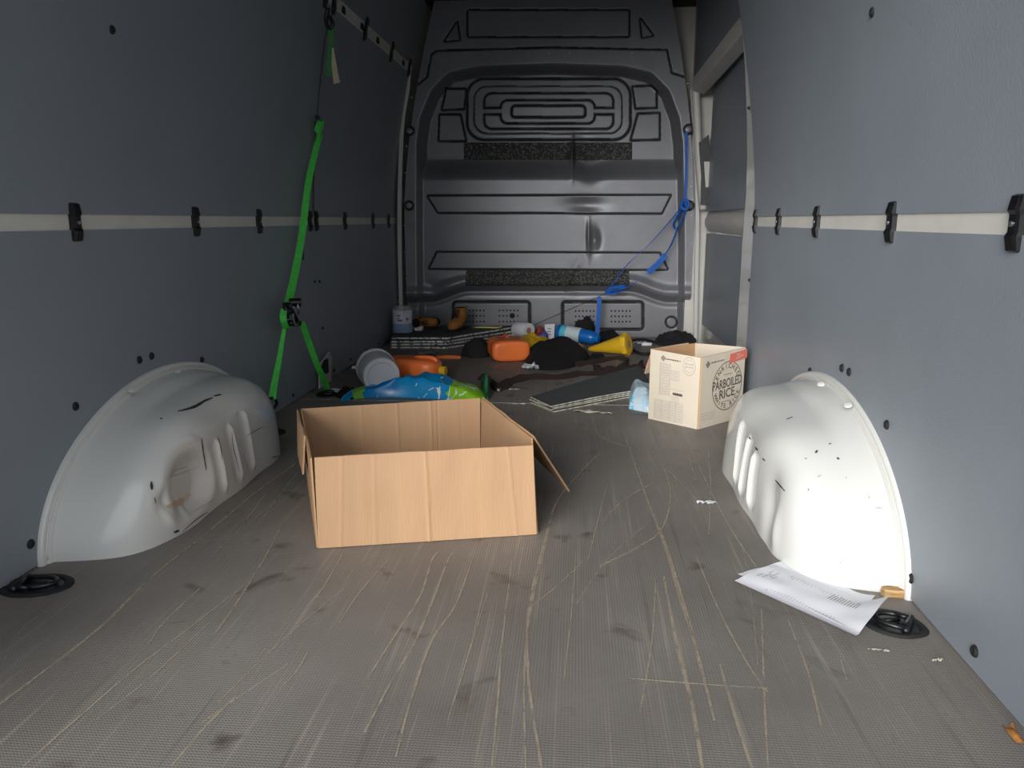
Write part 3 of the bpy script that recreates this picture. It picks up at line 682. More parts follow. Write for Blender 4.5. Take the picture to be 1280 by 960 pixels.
wavy(Bc, Lc, up(Bc, HR), up(Lc, HL), .004, 14, amp=.001).build('side_panel', ['ricein', 'ricein'], rb, auto=30)
b = MB(); board(b, Lc, Nc, Rc, Bc, .003); b.build('bottom_panel', 'ricein', rb)
# hanging flap on the left
f0 = up(Lc, HL)+e2*.03; f1 = up(Lc, HL)+e2*.85; od = e1.normalized()
b = wavy(f0+od*.035+Vector((0, 0, -.10)), f1+od*.035+Vector((0, 0, -.10)), f0+od*.004, f1+od*.004, .003, 15, amp=.001); b.build('hanging_flap', ['rice', 'ricein'], rb, auto=30)
b = MB(); q0 = f0+od*.012+Vector((0, 0, -.035)); q1 = f0+od*.028+Vector((0, 0, -.075)); board(b, q0-e2.normalized()*.0005, q0+e2*.8, q1+e2*.8, q1-e2.normalized()*.0005, .002); b.build('red_band', 'red', rb)
# printing
n1 = e1.normalized().cross(Vector((0, 0, 1))); n1 = n1 if n1.y < 0 else -n1     # outward of left face
n2 = e2.normalized().cross(Vector((0, 0, 1))); n2 = n2 if n2.y < 0 else -n2
def faceA(s, h): return Lc.lerp(Nc, s)+Vector((0, 0, h*(HL+(HR-HL)*s)))+n1*.0052
def faceB(s, h): return Nc.lerp(Rc, s)+Vector((0, 0, h*(HR+(HRr-HR)*s)))+n2*.0052
wA = e1.length; wB = e2.length
def quad(b, fc, s0, h0, s1, h1, mi=0): b.add([fc(s0, h0), fc(s1, h0), fc(s1, h1), fc(s0, h1)], [(0, 1, 2, 3)], mi)
b = MB(); cB = (.60, .52)
mxB = lambda s, h, rot=0: frame(faceB(s, h), e2.normalized(), (0, 0, 1)) @ Matrix.Rotation(rot, 4, 'Z')
def ringB(r, w):
    rs = []
    for j in range(49):
        t = 2*PI*j/48; rs.append([mxB(*cB) @ Vector((r*k*math.cos(t), r*k*math.sin(t), 0)) for k in (1, 1-w)])
    b.grid(rs)
RR = wB*.345
ringB(RR, .03)
text_mesh('PARBOILED', .048, mxB(.60, .555, R(3)), b, sx=.74)
text_mesh('RICE', .048, mxB(.60, .41, R(3)), b)
def arc_text(txt, r, a0, a1, size, flip=False):
    for k, ch in enumerate(txt):
        a = a0+(a1-a0)*k/(len(txt)-1); 
        if ch != ' ': text_mesh(ch, size, mxB(*cB) @ Matrix.Translation((r*math.cos(R(a)), r*math.sin(R(a)), 0)) @ Matrix.Rotation(R(a+(90 if flip else -90)), 4, 'Z'), b)
arc_text('ENRICHED', RR*.80, 152, 30, .026)
arc_text('WHITE RICE', RR*.83, 205, 335, .024, True)
for h in (.68, .30): quad(b, faceB, .5, h, .7, h+.006)
b.build('round_stamp', 'ink', rb)
b = MB(); c0 = (.80, .90); b.prism([mxB(.84, .90, R(4)) @ Vector(q) for q in ((-.062, -.018, 0), (.052, -.016, 0), (.052, .018, 0), (-.055, .017, 0))], n2*.0002); b.build('red_label', 'red', rb)
b = MB()
for s, h, k in ((.78, .925, .1), (.80, .895, .15), (.76, .87, .12)): quad(b, lambda s_, h_: faceB(s_, h_)+n2*.0006, s, h, s+k, h+.008)
b.build('red_label_lettering', 'rice', rb)
b = MB()
def logo(fc, s, h, sz, w):
    c = fc(s, h); ex = (fc(s+.01, h)-c).normalized(); ez = Vector((0, 0, 1))
    for k0, k1 in ((1, .62), (.38, 0.01)):
        o_ = [c+ex*sz*k0, c+ez*sz*k0, c-ex*sz*k0, c-ez*sz*k0]; i_ = [c+ex*sz*k1, c+ez*sz*k1, c-ex*sz*k1, c-ez*sz*k1]; b.add(o_+i_, [(0, 1, 5, 4), (1, 2, 6, 5), (2, 3, 7, 6), (3, 0, 4, 7)])
logo(faceA, .27, .90, .011, 1); logo(faceB, .13, .885, .013, 1)
rq = random.Random(5)
def words(fc, s0, s1, h, hh=.012):
    s = s0
    while s < s1:
        l = rq.uniform(.012, .035); quad(b, fc, s, h, min(s+l, s1), h+hh); s += l+.012
words(faceA, .33, .62, .888, .018); words(faceB, .20, .50, .888, .016)
stuff(b.build('logo_printing', 'ink', rb))
b = MB()
for k in range(12): quad(b, faceA, .21, .83-.038*k, .42, .833-.038*k); words(faceA, .22, .41, .81-.038*k, .009)
for s in (.21, .42): quad(b, faceA, s, .375, s+.006, .84)
for k in range(9):
    quad(b, faceA, .12, .31-.035*k, .70, .3125-.035*k)
    if k < 8: words(faceA, .13, .68, .29-.035*k, .009)
for s in (.12, .27, .43, .56, .70): quad(b, faceA, s, .03, s+.005, .31)
for k in range(5): words(faceA, .44, .62, .74-.03*k, .008)
quad(b, faceA, .43, .49, .70, .493)
for k in range(3): words(faceA, .46, .62, .38-.03*k, .008)
for k in range(4): words(faceB, .04, .36, .20-.03*k, .007)
for t in range(24):
    for r_ in (.034, .024):
        a = 2*PI*t/24; c = faceA(.79, .85); ex = -e1.normalized(); p = c+ex*r_*.8*math.cos(a)+Vector((0, 0, r_*math.sin(a))); a2 = a+.2; p2 = c+ex*r_*.8*math.cos(a2)+Vector((0, 0, r_*math.sin(a2)))
        b.add([p, p2, c+(p2-c)*.93, c+(p-c)*.93], [(0, 1, 2, 3)])
words(faceA, .72, .86, .87, .016); words(faceA, .72, .86, .83, .016)
stuff(b.build('small_print', 'inkl', rb))
b = MB()
for k in range(9): quad(b, faceA, .50+.02*k, .41, .512+.02*k, .45)
quad(b, faceA, .49, .418, .69, .44); b.build('barcode', 'ink', rb)

# --- folded delivery papers
A_ = [(918, 727), (984, 704), (1110, 757), (1070, 803)]
pA = [onz(918, 729), onz(968, 708), onz(1110, 765), onz(1069, 802)]
pp = empty('paper_sheets', (pA[0]+pA[2])/2); tag(pp, 'folded white printed papers lying by the right wheel arch', 'papers')
def sheet(c, lift, curl, seed, z0):
    a0, a1, a2, a3 = c   # a0 left, a1 top, a2 right, a3 bottom
    def S(s, t):    # s along length (left->right), t across (near edge -> far edge)
        p = a0.lerp(a3, s).lerp(a1.lerp(a2, s), t)
        z = z0+curl*max(0, s-.78)**1.5*6*t+lift*math.sin(PI*t)*.6+.004*nz(s*3+seed, t*3)*math.sin(PI*t)+.006*math.exp(-((t-.0)/.06)**2)*(.4+s)
        return Vector((p.x, p.y, z))
    return S
S1 = sheet(pA, .010, .05, 2, .004)
S2 = sheet([onz(922, 719), onz(988, 700), onz(1093, 752), onz(1060, 790)], .004, .02, 5, .0012)
for S_ in (S2, S1):
    b = MB(); P = [[S_(i/30, j/12) for i in range(31)] for j in range(13)]; b.grid(P); b.grid([[p+Vector((0, 0, -.0006)) for p in r] for r in P], 0, True); b.build('sheet', 'paper', pp, smooth=True)
b = MB()
def pstrip(s0, s1, t0, t1): 
    up_ = Vector((0, 0, .0008)); k = 6; b.grid([[S1(s0+(s1-s0)*i/k, tt_)+up_ for i in range(k+1)] for tt_ in (t0, t1)])
for k in range(20):
    s = .27+.027*k; pstrip(s, s+.003, .16, .80+.02*math.sin(k))
for k in range(11): pstrip(.62+.022*k, .628+.022*k, .58, .78-.02*(k % 3))
for s, t0, t1 in ((.07, .35, .5), (.09, .6, .72), (.11, .38, .62), (.14, .5, .75), (.17, .45, .6), (.24, .12, .82)): pstrip(s, s+.005, t0, t1)
b.build('printed_lines', 'inkl', pp)

# --- wood chip, leaf, paper scraps
q = onz(1115, 745); b = MB(); b.prism([q+Vector(v) for v in ((-.02, -.008, 0), (.018, -.012, 0), (.022, .01, 0), (-.006, .014, 0), (-.022, .006, 0))], (.002, 0, .017)); b.build('wood_chip', 'wood', origin=q, bevel=.002); tag(bpy.data.objects['wood_chip'], 'small block of raw wood between right wheel arch and wall', 'wood chip')
q = onz(1268, 918); b = MB(); P = [[q+Vector((-.008+.003*i+.003*nz(i), -.02+.005*j, .002+.006*math.sin(i*.8)*math.sin(j*.5))) for i in range(6)] for j in range(9)]; b.grid(P); b.grid([[p+Vector((0, 0, -.001)) for p in r] for r in P], 0, True)
tag(b.build('dry_leaf', 'tan', origin=q, smooth=True), 'brown dry leaf scrap at the foot of the right wall', 'leaf')
def scrap(u, v, l, w, ang, mi, name, label, cat, h=.004, seed=0, group=None):
    q = onz(u, v); ca, sa = math.cos(ang), math.sin(ang); A = []
    for j in range(7):
        r = []
        for i in range(9):
            s, t = i/8-.5, j/6-.5; e = 1-.5*abs(2*s)**2+.35*nz(i*.9+seed, j, seed)
            x, y = s*l, t*w*e; r.append(q+Vector((x*ca-y*sa, x*sa+y*ca, .001+h*abs(nz(s*4+seed, t*4, 2))*2)))
        A.append(r)
    b = MB(); b.grid(A); b.grid([[p+Vector((0, 0, -.0008)) for p in r] for r in A], 0, True)
    o = b.build(name, mi, origin=q, smooth=True); tag(o, label, cat, group); return o
scrap(884, 629, .055, .016, .1, 'paper', 'paper_scrap', 'torn white paper scrap on bare floor near the right arch', 'scrap', .006, 1)
scrap(1098, 813, .035, .004, -.1, 'mate', 'wood_sliver', 'thin pale sliver on the floor in front of the papers', 'sliver', .002, 2)
scrap(1172, 826, .02, .006, .2, 'mate', 'wood_sliver', 'tiny curled sliver on the floor near the right wall', 'sliver', .003, 3)
scrap(646, 505, .07, .006, .1, 'paper', 'paper_scrap', 'thin white strip behind the brown box flap', 'scrap', .002, 4)
scrap(643, 487, .05, .008, .1, 'mate', 'straw_scrap', 'short pale straw scrap by the fold of the brown webbing', 'scrap', .003, 5)
scrap(742, 516, .16, .018, -.25, 'mate', 'tape_strip', 'twisted pale tape strip in front of the grey mats', 'tape', .006, 6)
scrap(536, 442, .11, .05, .3, 'inkl', 'torn_film', 'torn piece of grey film beside the orange knife', 'film', .01, 7)
scrap(450, 490, .30, .06, .15, 'paper', 'packing_paper', 'crumpled white paper strip between the bucket and brown box', 'paper', .014, 8)
scrap(775, 438, .07, .03, .0, 'paper', 'tissue_scrap', 'small white tissue right under the yellow cone', 'tissue', .008, 9)
scrap(800, 429, .08, .04, .2, 'paper', 'tissue_scrap', 'white tissue lying right of the yellow cone', 'tissue', .010, 10)

# --- green ratchet strap
gs = empty('ratchet_strap', onx(362, 390, -1.10)); tag(gs, 'bright green ratchet strap hanging on the left wall with steel ratchet', 'strap')
def xs(u, v, x=-1.125): return onx(u, v, x)
def strap(name, pts, w, mi, par, side=(1, .25, 0), n=6):
    P = spline([xs(*p) for p in pts], n); m_ = len(P)
    ww = [w[0]+(w[1]-w[0])*i/(m_-1) for i in range(m_)] if isinstance(w, tuple) else w
    b = MB(); b.ribbon(P, ww, side); return b.build(name, mi, par, auto=40)
strap('webbing', [(400, 168, -1.11), (394, 190, -1.115), (385, 232, -1.12), (378, 290, -1.12), (370, 335, -1.12), (362, 372, -1.11), (359, 384, -1.10)], (.012, .016), 'green', gs)
strap('webbing_end', [(397, 178, -1.108), (399, 166, -1.10), (403, 155, -1.09), (400, 152, -1.085), (395, 165, -1.09)], .011, 'green', gs, side=(.3, 1, .4))
strap('webbing', [(357, 402, -1.10), (353, 425, -1.11), (348, 455, -1.11), (343, 480, -1.11), (340, 499, -1.11)], (.006, .014), 'green', gs)
strap('webbing', [(377, 402, -1.09), (387, 430, -1.085), (396, 455, -1.08), (405, 475, -1.08), (410, 489, -1.09)], (.012, .013), 'green', gs)
strap('webbing', [(355, 386, -1.09), (354, 398, -1.085), (358, 410, -1.09), (360, 405, -1.10)], .012, 'green', gs)
b = MB(); hk = [xs(337, 498, -1.11), xs(331, 506, -1.11), xs(332, 516, -1.11), xs(339, 513, -1.11), xs(346, 505, -1.11), xs(343, 498, -1.11), xs(337, 498, -1.11)]; b.tube(spline(hk, 4), .006, 7)
b.tube(spline([xs(332, 516, -1.11), xs(330, 528, -1.12), Vector((c4.x+.02, c4.y+.01, .012))], 4), .005, 7); b.build('hook', 'black', gs, smooth=True)
# ratchet body
rc = onx(363, 392, -1.09)
b = MB()
for u0, v0, u1, v1, r_ in ((356, 378, 359, 398, .009), (361, 380, 372, 403, .009),): b.tube([xs(u0, v0, -1.085), xs(u1, v1, -1.08)], r_, 8)
b.tube([xs(353, 389, -1.10), xs(364, 389, -1.07)], .014, 10); b.build('ratchet_frame', 'black', gs, smooth=True)
b = MB(); b.lathe([(.0001, -.022), (.017, -.022), (.017, .022), (.0001, .022)], axis_frame(xs(369, 378, -1.085), (1, .3, 0)), 18); b.build('ratchet_wheel', 'black', gs, auto=40)
b = MB()
b.tube(spline([xs(366, 383, -1.075), xs(370, 392, -1.07), xs(374, 402, -1.07), xs(371, 406, -1.07), xs(368, 404, -1.07), xs(366, 392, -1.07)], 4), .004, 7); b.tube([xs(372, 380, -1.07), xs(374, 392, -1.07)], .004, 6); b.build('ratchet_handle', 'steel', gs, smooth=True)
b = MB(); b.tube([xs(361, 404, -1.09), xs(374, 404, -1.07)], .012, 8); b.build('ratchet_spool', 'black', gs, smooth=True)
# short strap end with tag on the upper rail
us = empty('strap_end', Vector((xl(3.2, 1.6), 3.2, 1.6))); tag(us, 'faded green strap end with pale tag hanging from the upper left rail', 'strap')
x0 = -1.0
def xt(u, v, dx=0): return ony(u, v, 3.20)+Vector((dx, 0, 0))
b = MB(); b.ribbon(spline([xt(413, 36), xt(414, 55), xt(411, 80), xt(409, 95)], 5), .012, (1, .5, 0)); b.build('webbing', 'dgreen', us)
b = MB(); b.ribbon(spline([xt(415, 60), xt(417, 78), xt(421, 104)], 5), [.008+.008*i/10 for i in range(11)], (1, -.4, 0), .0008); b.build('tag', 'tag', us)
b = MB(); b.tube(spline([xt(410, 10), xt(407, 24), xt(411, 36), xt(416, 30), xt(412, 20)], 4), .008, 7); b.build('hook', 'black', us, smooth=True)

# --- blue strap on the partition
bs = empty('blue_strap', psurf(857, 257)); tag(bs, 'bright blue lashing strap tied to the right eye of the partition', 'strap')
def yb(u, v, d=.06): return ony(u, v, YP-d)
def bl(name, pts, w, side, d=.05, mi='blue', th=.0016):
    P = spline([yb(u, v, dd if dd else d) for u, v, dd in pts], 6); m_ = len(P)
    ww = [w[0]+(w[1]-w[0])*i/(m_-1) for i in range(m_)] if isinstance(w, tuple) else w
    b = MB(); b.ribbon(P, ww, side, th); return b.build(name, mi, bs, auto=50)
bl('webbing', [(858, 165, .03), (858, 200, .03), (857, 235, .035), (856, 255, .045)], .008, (1, 0, 0))
b = MB(); kp = [yb(852, 251, .06), yb(858, 250, .07), yb(861, 256, .07), yb(857, 262, .075), yb(851, 258, .06), yb(855, 252, .05), yb(859, 259, .06)]; b.tube(spline(kp, 5), .009, 7); b.build('knot', 'blue', bs, smooth=True)
bl('webbing', [(854, 256, .05), (846, 272, .07), (842, 281, .07), (846, 286, .07), (854, 272, .06), (857, 260, .05)], .012, (.6, .8, 0))
bl('webbing', [(852, 258, .05), (838, 276, .09), (812, 305, .12), (785, 330, .13), (762, 360, .14)], (.011, .005), (.7, -.5, .7))
bl('webbing', [(847, 286, .06), (838, 308, .10), (822, 330, .13), (800, 349, .16), (780, 361, .17), (762, 365, .16)], (.010, .012), (.5, -.8, .5))
bl('webbing_twist', [(832, 318, .12), (823, 329, .13), (810, 341, .15)], .017, (.6, -.2, -.7), th=.001)
bl('webbing', [(757, 366, .13), (765, 360, .14), (782, 358, .15), (768, 366, .15), (757, 366, .13)], .010, (0, -.4, 1))
bl('webbing_tail', [(749, 371, .13), (748.5, 390, .13), (747, 408, .12), (746, 424, .12)], .0135, (1, 0, 0))
cd = MB(); cd.tube([yb(v_, w_, .10) for v_, w_ in ((757, 367), (735, 377), (700, 392), (668, 406))], .0022, 5)
tag(cd.build('thin_cord', 'blackr', smooth=True), 'thin dark cord slanting from blue strap across the vent plates', 'cord')

# --- heap helper (cloth, bags)
def heap(name, pts, h, mi, label, cat, seed=0, rough=.35, freq=3.0, z0=0, N_=46, sharp=1.0, parent=None, skew=(0, 0)):
    """crumpled mass over a floor polygon (pixel outline)"""
    P = [onz(u, v, z0) for u, v in pts] if not isinstance(pts[0], Vector) else pts
    c = sum(P, Vector())/len(P); P = spline(P+[P[0]], 6)[:-1]; n = len(P); rs = []
    for i in range(N_+1):
        t = i/N_; r = []
        for j in range(n):
            d = P[j]-c; q_ = c+d*(1-t); 
            prof = (1-(1-t)**2.4)**.6
            w = nz(q_.x*freq*4+seed, q_.y*freq*4, t*1.5+seed)
            fold = 1-abs(nz(q_.x*freq*9+seed, q_.y*freq*9, seed+3))*2
            zz_ = h*prof*(1+rough*w*2)*(1-.25*rough+rough*.5*fold)*1.0
            g = 1+.10*rough*nz(j*.7+seed, t*4)*(1-t)
            r.append(Vector((c.x+d.x*(1-t)*g+skew[0]*prof, c.y+d.y*(1-t)*g+skew[1]*prof, z0+max(.0015, zz_))))
        rs.append(r)
    b = MB(); b.rings([[Vector((p.x, p.y, z0+.0003)) for p in rs[0]]]+rs, 0)
    if parent is not None: return b.build(name, mi, parent, smooth=True)
    o = b.build(name, mi, origin=Vector((c.x, c.y, z0)), smooth=True); tag(o, label, cat); return o
bag = heap('printed_bag', [(425, 502), (452, 498), (500, 497), (560, 500), (603, 503), (604, 489), (580, 482), (548, 484), (520, 490), (480, 492), (445, 494)], .072, 'bag', 'blue and lime green plastic bag crumpled behind the brown box', 'bag', 3, .28, 1.2)
heap('green_film', [(605, 499), (611, 500), (612, 490), (608, 482), (601, 481)], .07, 'dkgreen', 'dark green film crumpled at the end of blue bag', 'film', 8, .5, 4)
heap('pale_blue_bag', [(786, 511), (800, 514), (815, 515), (818, 500), (806, 494), (788, 490)], .075, 'bag2', 'small pale blue printed bag beside the rice carton', 'bag', 12, .14, 1)
hat = heap('black_hoodie', [(658, 459), (680, 463), (705, 462), (728, 455), (737, 447), (725, 438), (700, 434), (670, 437), (656, 448)], .082, 'blackc', 'bundled black garment with white tag in the far heap', 'garment', 5, .25, 1.5)
o = scrap(663, 461, .09, .05, -.5, 'paper', 'white_tag', 'white label tag poking from black garment', 'tag', .02, 20); o.location.z += .004
heap('charcoal_cloth', [(576, 445), (592, 448), (610, 446), (614, 440), (606, 436), (588, 437)], .080, 'darkc', 'charcoal cloth tucked between the foil boards and orange jug', 'cloth', 9, .25, 2)
heap('dark_rag', [(733, 453), (748, 453), (758, 449), (752, 445), (738, 447)], .022, 'blackc', 'small dark rag on the brown webbing', 'rag', 15, .5, 5)
heap('yellow_bag', [(646, 437), (665, 438), (686, 432), (686, 427), (668, 426), (648, 428)], .05, 'yellow', 'yellow bag crumpled behind the far orange jug', 'bag', 18, .5, 4)
heap('red_wrapper', [(662, 425), (682, 426), (684, 418), (668, 417)], .04, 'red2', 'dull red wrapper beside the paper roll', 'wrapper', 21, .6, 6)
heap('violet_wrapper', [(672, 428), (684, 428), (684, 423), (674, 422)], .045, 'violet', 'small violet wrapper left of the blue bottle', 'wrapper', 24, .5, 6)
heap('dark_bundle', [(715, 424), (740, 426), (745, 416), (722, 414)], .10, 'darkc', 'dark bundle behind the blue bottle', 'bundle', 26, .3, 3)
heap('dark_glove', [(743, 428), (765, 432), (776, 424), (768, 417), (750, 419)], .045, 'blackc', 'black work glove between blue bottle and yellow cone', 'glove', 28, .25, 3)
heap('dark_tool_bag', [(818, 430), (840, 434), (868, 430), (866, 419), (840, 419), (822, 422)], .035, 'darkc', 'flat dark bag along the partition foot behind the rice carton', 'bag', 30, .5, 4)
heap('black_strap_pile', [(420, 497), (440, 500), (448, 492), (436, 487), (424, 490)], .02, 'blackc', 'small black scrap pile left of the white bucket', 'scrap', 33, .7, 9)

# --- brown webbing on the floor
def z4(X_, Y_): return (600+X_/5.333, 360+Y_/5.333)
def floor_strap(name, pts, w, mi, label, h=.008, seed=0, cat='strap'):
    P = spline([onz(*z4(*p), .004) for p in pts], 7)
    P = [Vector((p.x, p.y, .006+h*abs(nz(i*.12+seed)))) for i, p in enumerate(P)]
    sd = [(.2*nz(i*.1+seed), 1, .30+.5*nz(i*.07, seed)) for i in range(len(P))]
    b = MB(); b.ribbon(P, w, sd, .0016); o = b.build(name, mi, origin=P[0]-Vector((0, 0, P[0].z)), auto=50); tag(o, label, cat); return o
floor_strap('brown_strap', [(-10, 600), (60, 640), (120, 680), (180, 645), (260, 615), (350, 600), (500, 600), (600, 590), (680, 575), (760, 575), (900, 562), (1000, 545), (1075, 530), (1090, 515)], .026, 'brownw', 'long dark brown webbing strap lying across the floor to the brown box', .012, 1)
floor_strap('brown_strap', [(640, 520), (700, 508), (780, 495), (850, 478), (920, 470), (975, 485), (985, 515), (930, 540), (850, 545), (790, 560), (762, 540), (780, 520)], .020, 'brownw', 'looped brown webbing strap in front of the yellow cone', .02, 5)
floor_strap('brown_strap', [(735, 405), (800, 415), (860, 420), (905, 410), (960, 425)], .022, 'brownw', 'short brown webbing piece under the yellow cone', .02, 9)
floor_strap('cream_cord', [(100, 655), (125, 685), (160, 640)], .004, 'tag', 'thin pale cord at the fold of the brown strap', .012, 12, 'cord')
b = MB(); P = spline([onz(*z4(x, y), .006) for x, y in ((1010, 350), (1060, 342), (1110, 345), (1160, 358), (1200, 362), (1280, 352), (1330, 345))], 6); b.tube(P, .006, 6)
tag(b.build('black_cable', 'blackr', origin=P[0], smooth=True), 'black cable running along the foot of the partition', 'cable')
b = MB(); P = spline([onz(*z4(x, y), .008) for x, y in ((1000, 395), (1050, 430), (1110, 440), (1180, 430), (1240, 440))], 6); b.tube(P, .009, 6)
tag(b.build('dark_hose', 'blackr', origin=P[0], smooth=True), 'dark hose end on the floor right of the yellow cone', 'hose')
q = onz(*z4(1110, 375), .012); b = MB(); b.tube([q+Vector((-.03, 0, 0)), q+Vector((.03, 0, 0))], .011, 8); tag(b.build('white_plug', 'paper', origin=q, smooth=True), 'white plug beside the black cable', 'plug')

# --- grey mats (folded stack) in front of the rice carton
A0 = onz(690, 516); B0 = onz(664, 504); C0 = onz(815, 491.5); D0 = onz(800, 464)
def mat_sheet(k, z, th, sh):
    e = empty('floor_mat', (A0+D0)/2+Vector((0, 0, z))); 
    rq = random.Random(k)
    j = lambda: Vector((rq.uniform(-.008, .008), rq.uniform(-.008, .008), 0))
    a, b_, c, d = A0+j(), B0+j(), C0+j(), D0+j()
    nn = 16; T = []; Bt = []
    for i in range(nn+1):
        r1 = []; r2 = []
        for l in range(nn+1):
            s, t = i/nn, l/nn; p = a.lerp(c, s).lerp(b_.lerp(d, s), t); zz_ = z+.006*math.sin(PI*s)*(k*.25)+.002*nz(s*4+k, t*4)*.0
            r1.append(p+Vector((0, 0, zz_+th))); r2.append(p+Vector((0, 0, zz_)))
        T.append(r1); Bt.append(r2)
    m_ = MB(); m_.grid(T, 0, True); m_.grid(Bt, 0); m_.build('sheet', 'matd', e)
    m_ = MB()
    for P_, Q_ in ((T[0], Bt[0]), (T[-1], Bt[-1]), ([r[0] for r in T], [r[0] for r in Bt]), ([r[-1] for r in T], [r[-1] for r in Bt])): m_.grid([P_, Q_])
    m_.build('cut_edge', 'mate', e); return e
labs = ['undermost dark grey mat of the small stack left of the rice carton', 'second mat from below in the stack left of the rice carton', 'third mat from below in the stack left of the rice carton', 'topmost dark grey mat of the stack left of the rice carton']
for k in range(4): tag(mat_sheet(k, .0005+k*.0072, .0052, 0), labs[k], 'mat', 'mats stacked by the rice carton')
# --- foil faced boards at the front left
FB_ = [onz(484, 436), onz(560, 436), onz(600, 430), onz(640, 424), Vector((-.33, 4.78, 0)), Vector((-.36, 4.88, 0)), Vector((-1.06, 4.89, 0))]
def foil_board(k, z, th):
    e = empty('foil_board', sum(FB_, Vector())/7+Vector((0, 0, z))); rq = random.Random(k+40)
    P_ = [p+Vector((rq.uniform(-.012, .012), rq.uniform(-.01, .02)+.012*k, 0)) for p in FB_]; P_ = [Vector((max(p.x, -1.085), min(p.y, 4.89), 0)) for p in P_]
    zf = lambda p: z+.012*k*max(0, (p.x+.75))*.9
    T = [Vector((p.x, p.y, zf(p)+th)) for p in P_]; Q = [Vector((p.x, p.y, zf(p))) for p in P_]; n = len(P_)
    m_ = MB(); m_.add(T+[p-Vector((0, 0, th*.25)) for p in T], [tuple(range(n))]+[(i, n+i, n+(i+1) % n, (i+1) % n) for i in range(n)]); m_.build('face_sheet', 'matd', e)
    m_ = MB(); m_.add(Q+[p+Vector((0, 0, th*.75)) for p in Q], [tuple(range(n))[::-1]]+[(i, (i+1) % n, n+(i+1) % n, n+i) for i in range(n)]); m_.build('foil_core', 'foil', e); return e
labs = ['undermost foil-faced board of the stack against the left wall', 'second foil-faced board from below, front left corner', 'third foil-faced board from below, front left corner', 'topmost foil-faced board under the kitchen roll']
for k in range(4): tag(foil_board(k, .001+k*.0165, .0135), labs[k], 'board', 'foil boards stacked at the front left')
ZB = .067
# --- kitchen roll in clear wrap
q = ony(503.5, 417, 4.62); kr = Vector((q.x, 4.62, ZB+.001)); e = empty('wrapped_roll', kr); tag(e, 'paper roll in clear wrap standing on the foil boards', 'paper roll')
rr_ = .060; hh = .135
b = MB(); b.lathe([(.018, .0), (rr_, 0), (rr_, hh), (.018, hh)], Matrix.Translation(kr), 32); b.build('roll', 'paper', e, auto=40)
b = MB(); b.lathe([(rr_+.001, .002), (rr_+.001, .055), (rr_-.001, .0551), (rr_-.001, .002)], Matrix.Translation(kr), 32); b.build('blue_band', mat('sky_blue_print', (120, 165, 215), .5), e, auto=40)
b = MB()
for a, z, w, hg in ((-1.9, .10, .35, .01), (-1.9, .085, .3, .006), (-1.2, .11, .06, .05), (-1.85, .07, .5, .012), (-1.0, .075, .3, .016)):
    b.grid([[kr+Vector(((rr_+.0016)*math.cos(a+w*i/6), (rr_+.0016)*math.sin(a+w*i/6), zz_)) for i in range(7)] for zz_ in (z, z+hg)])
b.build('label_print', 'violet', e)
b = MB(); b.lathe([(rr_+.004, .0), (rr_+.006, .02), (rr_+.005, .10), (rr_+.004, hh+.004), (rr_-.006, hh+.016), (rr_+.002, hh+.022)], Matrix.Translation(kr), 24); b.build('clear_wrap', 'film', e, smooth=True)
q = Vector((kr.x+.09, 4.66, ZB+.002))
b = MB(); b.box((q.x-.025, q.y-.03, q.z), (q.x+.03, q.y+.03, q.z+.035)); tag(b.build('white_packet', 'paper', origin=q, bevel=.012), 'small white packet between wrapped roll and tan boot', 'packet')
